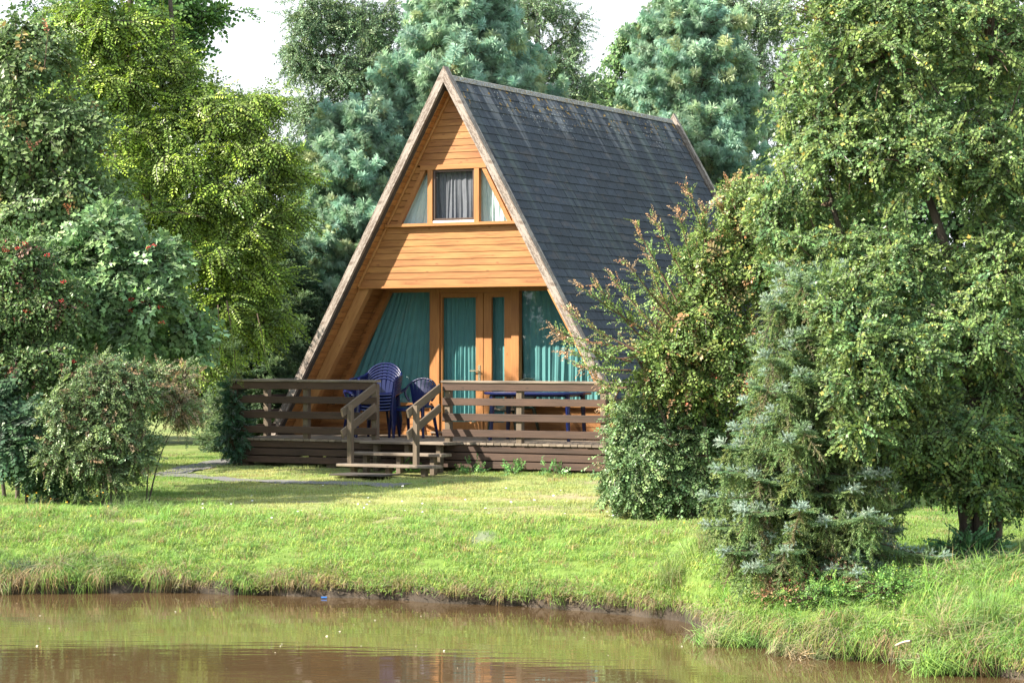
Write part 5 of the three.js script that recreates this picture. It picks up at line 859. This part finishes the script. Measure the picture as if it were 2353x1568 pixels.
  // taller fringe along deck, path and trunks
  for (let i = 0; i < 420; i++) { const p = toWorld(lerp(0.9, 3.2, R()), 0, ZR + 0.07 + 0.28 * R() * R()); bank.put(V(p.x, ground(p.x, p.z), p.z), UP, yawUp(), 0.6 + 0.7 * R(), tint(R, [0.30, 0.39, 0.10], 0.25)); }
  const field = (name, label, cat, list) => { const t = thing(name, label, cat); t.userData.kind = 'stuff'; for (const c of list) c.add('blades', M.grass, t); return t; };
  field('lawn_grass', 'short yellowish green grass of the lawn and the shaded strip before the deck', 'grass', [lawn]);
  field('bank_grass', 'lush brighter grass growing down the slope of the bank', 'grass', [bank, longs]);
  field('bank_edge_grass', 'straw-coloured grass hanging over the eroded edge above the water', 'grass', [hang]);
  // single tussocks and rushes
  const tus = (name, label, px, d, n, r, geos, s, cols, seed) => {
    const b = onGround(px, d), t = thing(name, label, 'grass clump', b), C = new Copies(geos, seed), Q = rngOf(seed);
    for (let i = 0; i < n; i++) { const a = Q() * 6.283, q = r * Math.sqrt(Q()), x = b.x + Math.cos(a) * q * 1.3, z = b.z + Math.sin(a) * q * 0.6, yy = Math.max(ground(x, z), WATER + 0.03); C.put(V(x - b.x, yy - b.y, z - b.z), V((Q() - 0.5) * 0.7 + Math.cos(a) * 0.35, 1, 0.3 * Q() + Math.sin(a) * 0.25), V(Math.cos(i), 0, Math.sin(i)), s * (0.7 + 0.5 * Q()), tint(Q, pick(Q, cols), 0.22)); }
    C.add('blades', M.grass, t); return t;
  };
  const gr = [[5, [0.18, 0.34, 0.065]], [2, [0.24, 0.34, 0.09]], [1, [0.33, 0.27, 0.14]]], dry = [[3, [0.34, 0.27, 0.15]], [3, [0.22, 0.27, 0.09]], [1, [0.15, 0.24, 0.06]]];
  tus('rush_tuft', 'spiky rush tuft leaning over the water below the spruce', 1535, 22.95, 6, 0.12, T.rush, 0.8, [[3, [0.22, 0.33, 0.09]], [2, [0.36, 0.32, 0.15]]], 71);
  tus('rush_tuft', 'slender pale rushes just behind the leaning rush tuft', 1600, 22.75, 5, 0.16, T.rush, 0.75, [[3, [0.24, 0.33, 0.1]], [2, [0.3, 0.25, 0.12]]], 72);
  tus('grass_tussock', 'big shaggy tussock drooping over the water below the twiggy bush', 190, 25.35, 42, 0.38, T.long, 0.95, [[2, [0.34, 0.27, 0.15]], [4, [0.22, 0.31, 0.08]], [2, [0.15, 0.26, 0.06]]], 73);
  tus('grass_tussock', 'dense green tussock on the bank between the two eroded hollows', 1740, 20.75, 60, 0.42, T.long, 0.95, gr, 74);
  tus('grass_tussock', 'tall arching tussock with a straw-brown skirt by the white stick', 2230, 18.95, 70, 0.42, T.long, 1.15, [[6, [0.18, 0.32, 0.06]], [2, [0.33, 0.26, 0.14]]], 75);
  tus('rush_tuft', 'upright rush stalks rising out of the arching tussock', 2215, 19.2, 10, 0.25, T.rush, 0.85, gr, 76);
  tus('grass_tussock', 'straw-coloured matted tussock above the dark undercut bank', 1880, 19.95, 50, 0.36, T.hang, 1.15, dry, 77);
  tus('grass_tussock', 'tall grass clump in the shade below the trunks', 2270, 20.4, 34, 0.4, T.long, 1.1, gr, 78);
  tus('grass_tussock', 'low shaded clump at the very end of the bank beside the shaggy tussock', 10, 25.3, 24, 0.25, T.long, 0.9, [[3, [0.06, 0.11, 0.045]]], 79);
  tus('grass_tussock', 'bright green grass clump at the foot of the twiggy bush', 330, 27.4, 22, 0.3, T.long, 0.85, [[3, [0.12, 0.2, 0.04]]], 80);
}
{ // weeds against the deck and under the spruce
  const weed = (label, px, d, n, r, sp, cols, seed, size = 0.7) => broadleaf('weed_plant', label, 'weed', null, seed, { base: onGround(px, d), sprigs: sp, colors: cols, r0: 0.006, per: 5, size, hollow: 0, gap: -0.9, hang: -0.4, floor: -0.75, stems: [[onGround(px, d), onGround(px, d).add(V(0.01, 0.08, 0)), onGround(px, d).add(V(0.02, 0.14, 0))]], lobes: [[onGround(px, d).add(V(0, 0.05, 0)), r, Math.min(0.13, r * 0.5), r * 0.7, n]] });
  const g = [[3, [0.09, 0.155, 0.04]], [2, [0.12, 0.18, 0.05]]];
  const w = (x, dz) => { const p = toWorld(x, 0, ZR + dz); return [p.x / -p.z * F + CX, -p.z]; };
  weed('leafy green weed sprouting beside the bottom step', ...w(1.22, 0.2), 5, 0.11, SP.hazel, g, 3001, 0.42);
  weed('broad-leaved weed under the skirting board below the railing post', ...w(1.85, 0.16), 6, 0.13, SP.hazel, g, 3002, 0.42);
  weed('clump of weeds under the skirting near the round bush', ...w(2.45, 0.18), 6, 0.2, SP.hazel, g, 3003, 0.38);
  weed('seedling with bright leaves growing under the steps', ...w(0.28, 0.34), 3, 0.07, SP.hazel, [[1, [0.12, 0.22, 0.04]]], 3004, 0.4);
  const ng = [[3, [0.12, 0.175, 0.035]], [2, [0.15, 0.19, 0.04]], [2, [0.09, 0.14, 0.035]]];
  weed('patch of yellow-green nettles in front of the spruce', 1900, 20.55, 60, 0.42, SP.shrub, ng, 3005, 0.6);
  weed('bramble patch growing between the spruce and the rushes', 1780, 21.1, 50, 0.38, SP.shrub, ng, 3006, 0.6);
  weed('leafy herbs on the bank in front of the trunks', 2060, 20.3, 50, 0.45, SP.shrub, ng, 3007, 0.6);
  weed('dark leafy herbs in the shade at the foot of the trunks', 2230, 21.1, 20, 0.35, SP.ivy, [[1, [0.05, 0.09, 0.035]]], 3008, 0.8);
  const rust = [[3, [0.33, 0.19, 0.105]], [2, [0.40, 0.26, 0.16]], [1, [0.25, 0.15, 0.09]]];
  weed('rust-brown withered fern leaning below the spruce', 1815, 20.75, 12, 0.2, SP.shrub, rust, 3009, 1.0);
  weed('withered russet fern fronds beside the drooping spruce branch', 1925, 20.8, 14, 0.2, SP.shrub, rust, 3010, 1.0);
}
{ // small flowers, floating leaves, stick, scrap
  const R = rngOf(88), disc = (r) => { const S = new Soup(); for (let i = 0; i < 7; i++) { const a = i / 7 * 6.283, b = (i + 1) / 7 * 6.283; S.tri([0, r * 0.15, 0], [Math.cos(b) * r, 0, Math.sin(b) * r], [Math.cos(a) * r, 0, Math.sin(a) * r]); } return S.geo(); };
  const field = (name, label, cat, mat, geo, list) => { const m = new THREE.InstancedMesh(geo, mat, list.length); m.name = name; list.forEach(([p, s], i) => m.setMatrixAt(i, new THREE.Matrix4().compose(p, new THREE.Quaternion().setFromEuler(new THREE.Euler((R() - 0.5) * 0.6 + 0.3, R() * 6, (R() - 0.5) * 0.6)), V(s, s, s)))); m.castShadow = m.receiveShadow = true; scene.add(m); tag(m, label, cat, null, 'stuff'); };
  const g = (px, py, d, h) => { const x = (px - CX) / F * d; return [V(x, ground(x, -d) + h, -d), 0.7 + 0.6 * R()]; };
  field('daisies', 'scattered white daisies dotting the sunny lawn', 'flowers', new THREE.MeshStandardMaterial({ color: lin(0.75, 0.75, 0.72), roughness: 0.7 }), disc(0.013), Array.from({ length: 34 }, () => g(450 + 1000 * R(), 0, 26 + 4.5 * R(), 0.05)).concat([[1400, 25.6], [1408, 25.55], [1425, 25.7], [930, 26.4], [970, 26.2]].map(([a, b]) => g(a, 0, b, 0.06))));
  field('buttercups', 'tiny yellow flowers in the long grass at the foot of the twiggy bush', 'flowers', new THREE.MeshStandardMaterial({ color: lin(0.65, 0.33, 0.02), roughness: 0.6 }), disc(0.010), Array.from({ length: 12 }, () => g(60 + 190 * R(), 0, 25.9 + 1.6 * R(), 0.16 + 0.12 * R())).concat(Array.from({ length: 5 }, () => g(1100 + 700 * R(), 0, 24 + 2.5 * R(), 0.1))));
  field('floating_leaves', 'tiny fallen leaves and fluff floating on the brown water', 'leaves', new THREE.MeshStandardMaterial({ color: lin(0.42, 0.38, 0.28), roughness: 0.8, side: THREE.DoubleSide }), disc(0.009), Array.from({ length: 26 }, () => { const d = 18.3 + 5.2 * R(), x = (R() * 2 - 1.1) * d * 0.2; return d < shore(x) - 0.15 ? [V(x, WATER + 0.006, -d), 0.5 + 0.8 * R()] : [V(-2, WATER + 0.006, -20 - R()), 0.6]; }));
  const bone = new THREE.MeshStandardMaterial({ color: lin(0.5, 0.44, 0.34), roughness: 0.8 });
  { const a = at(2058, 1482, 19.25), b = at(2092, 1471, 19.1); solo('stick', tube(curve([a, a.clone().lerp(b, 0.5).add(V(0, 0.006, 0)), b], 6), [0.012, 0.013, 0.012, 0.011, 0.012, 0.011, 0.009], 6, 0.2), bone, 'pale bare stick poking out of the bank above the dark undercut', 'stick'); }
  solo('plastic_scrap', bar([(745 - CX) / F * 24.65, WATER + 0.012, -24.6], [0.06, 0.016, 0.03], 0, 0.004), new THREE.MeshStandardMaterial({ color: lin(0.03, 0.16, 0.5), roughness: 0.5 }), 'small scrap of bright blue plastic at the water edge', 'litter');
  solo('doormat', bar([0, 0, 0], [0.8, 0.02, 0.5], 0, 0.004).rotateY(YAW).translate(...((p) => [p.x, ground(p.x, p.z) + 0.034, p.z])(toWorld(0.1, 0, 2.25))), M.dark, 'flat black rubber mat lying on the path before the bottom step', 'mat');
}
renderer.render(scene, camera);
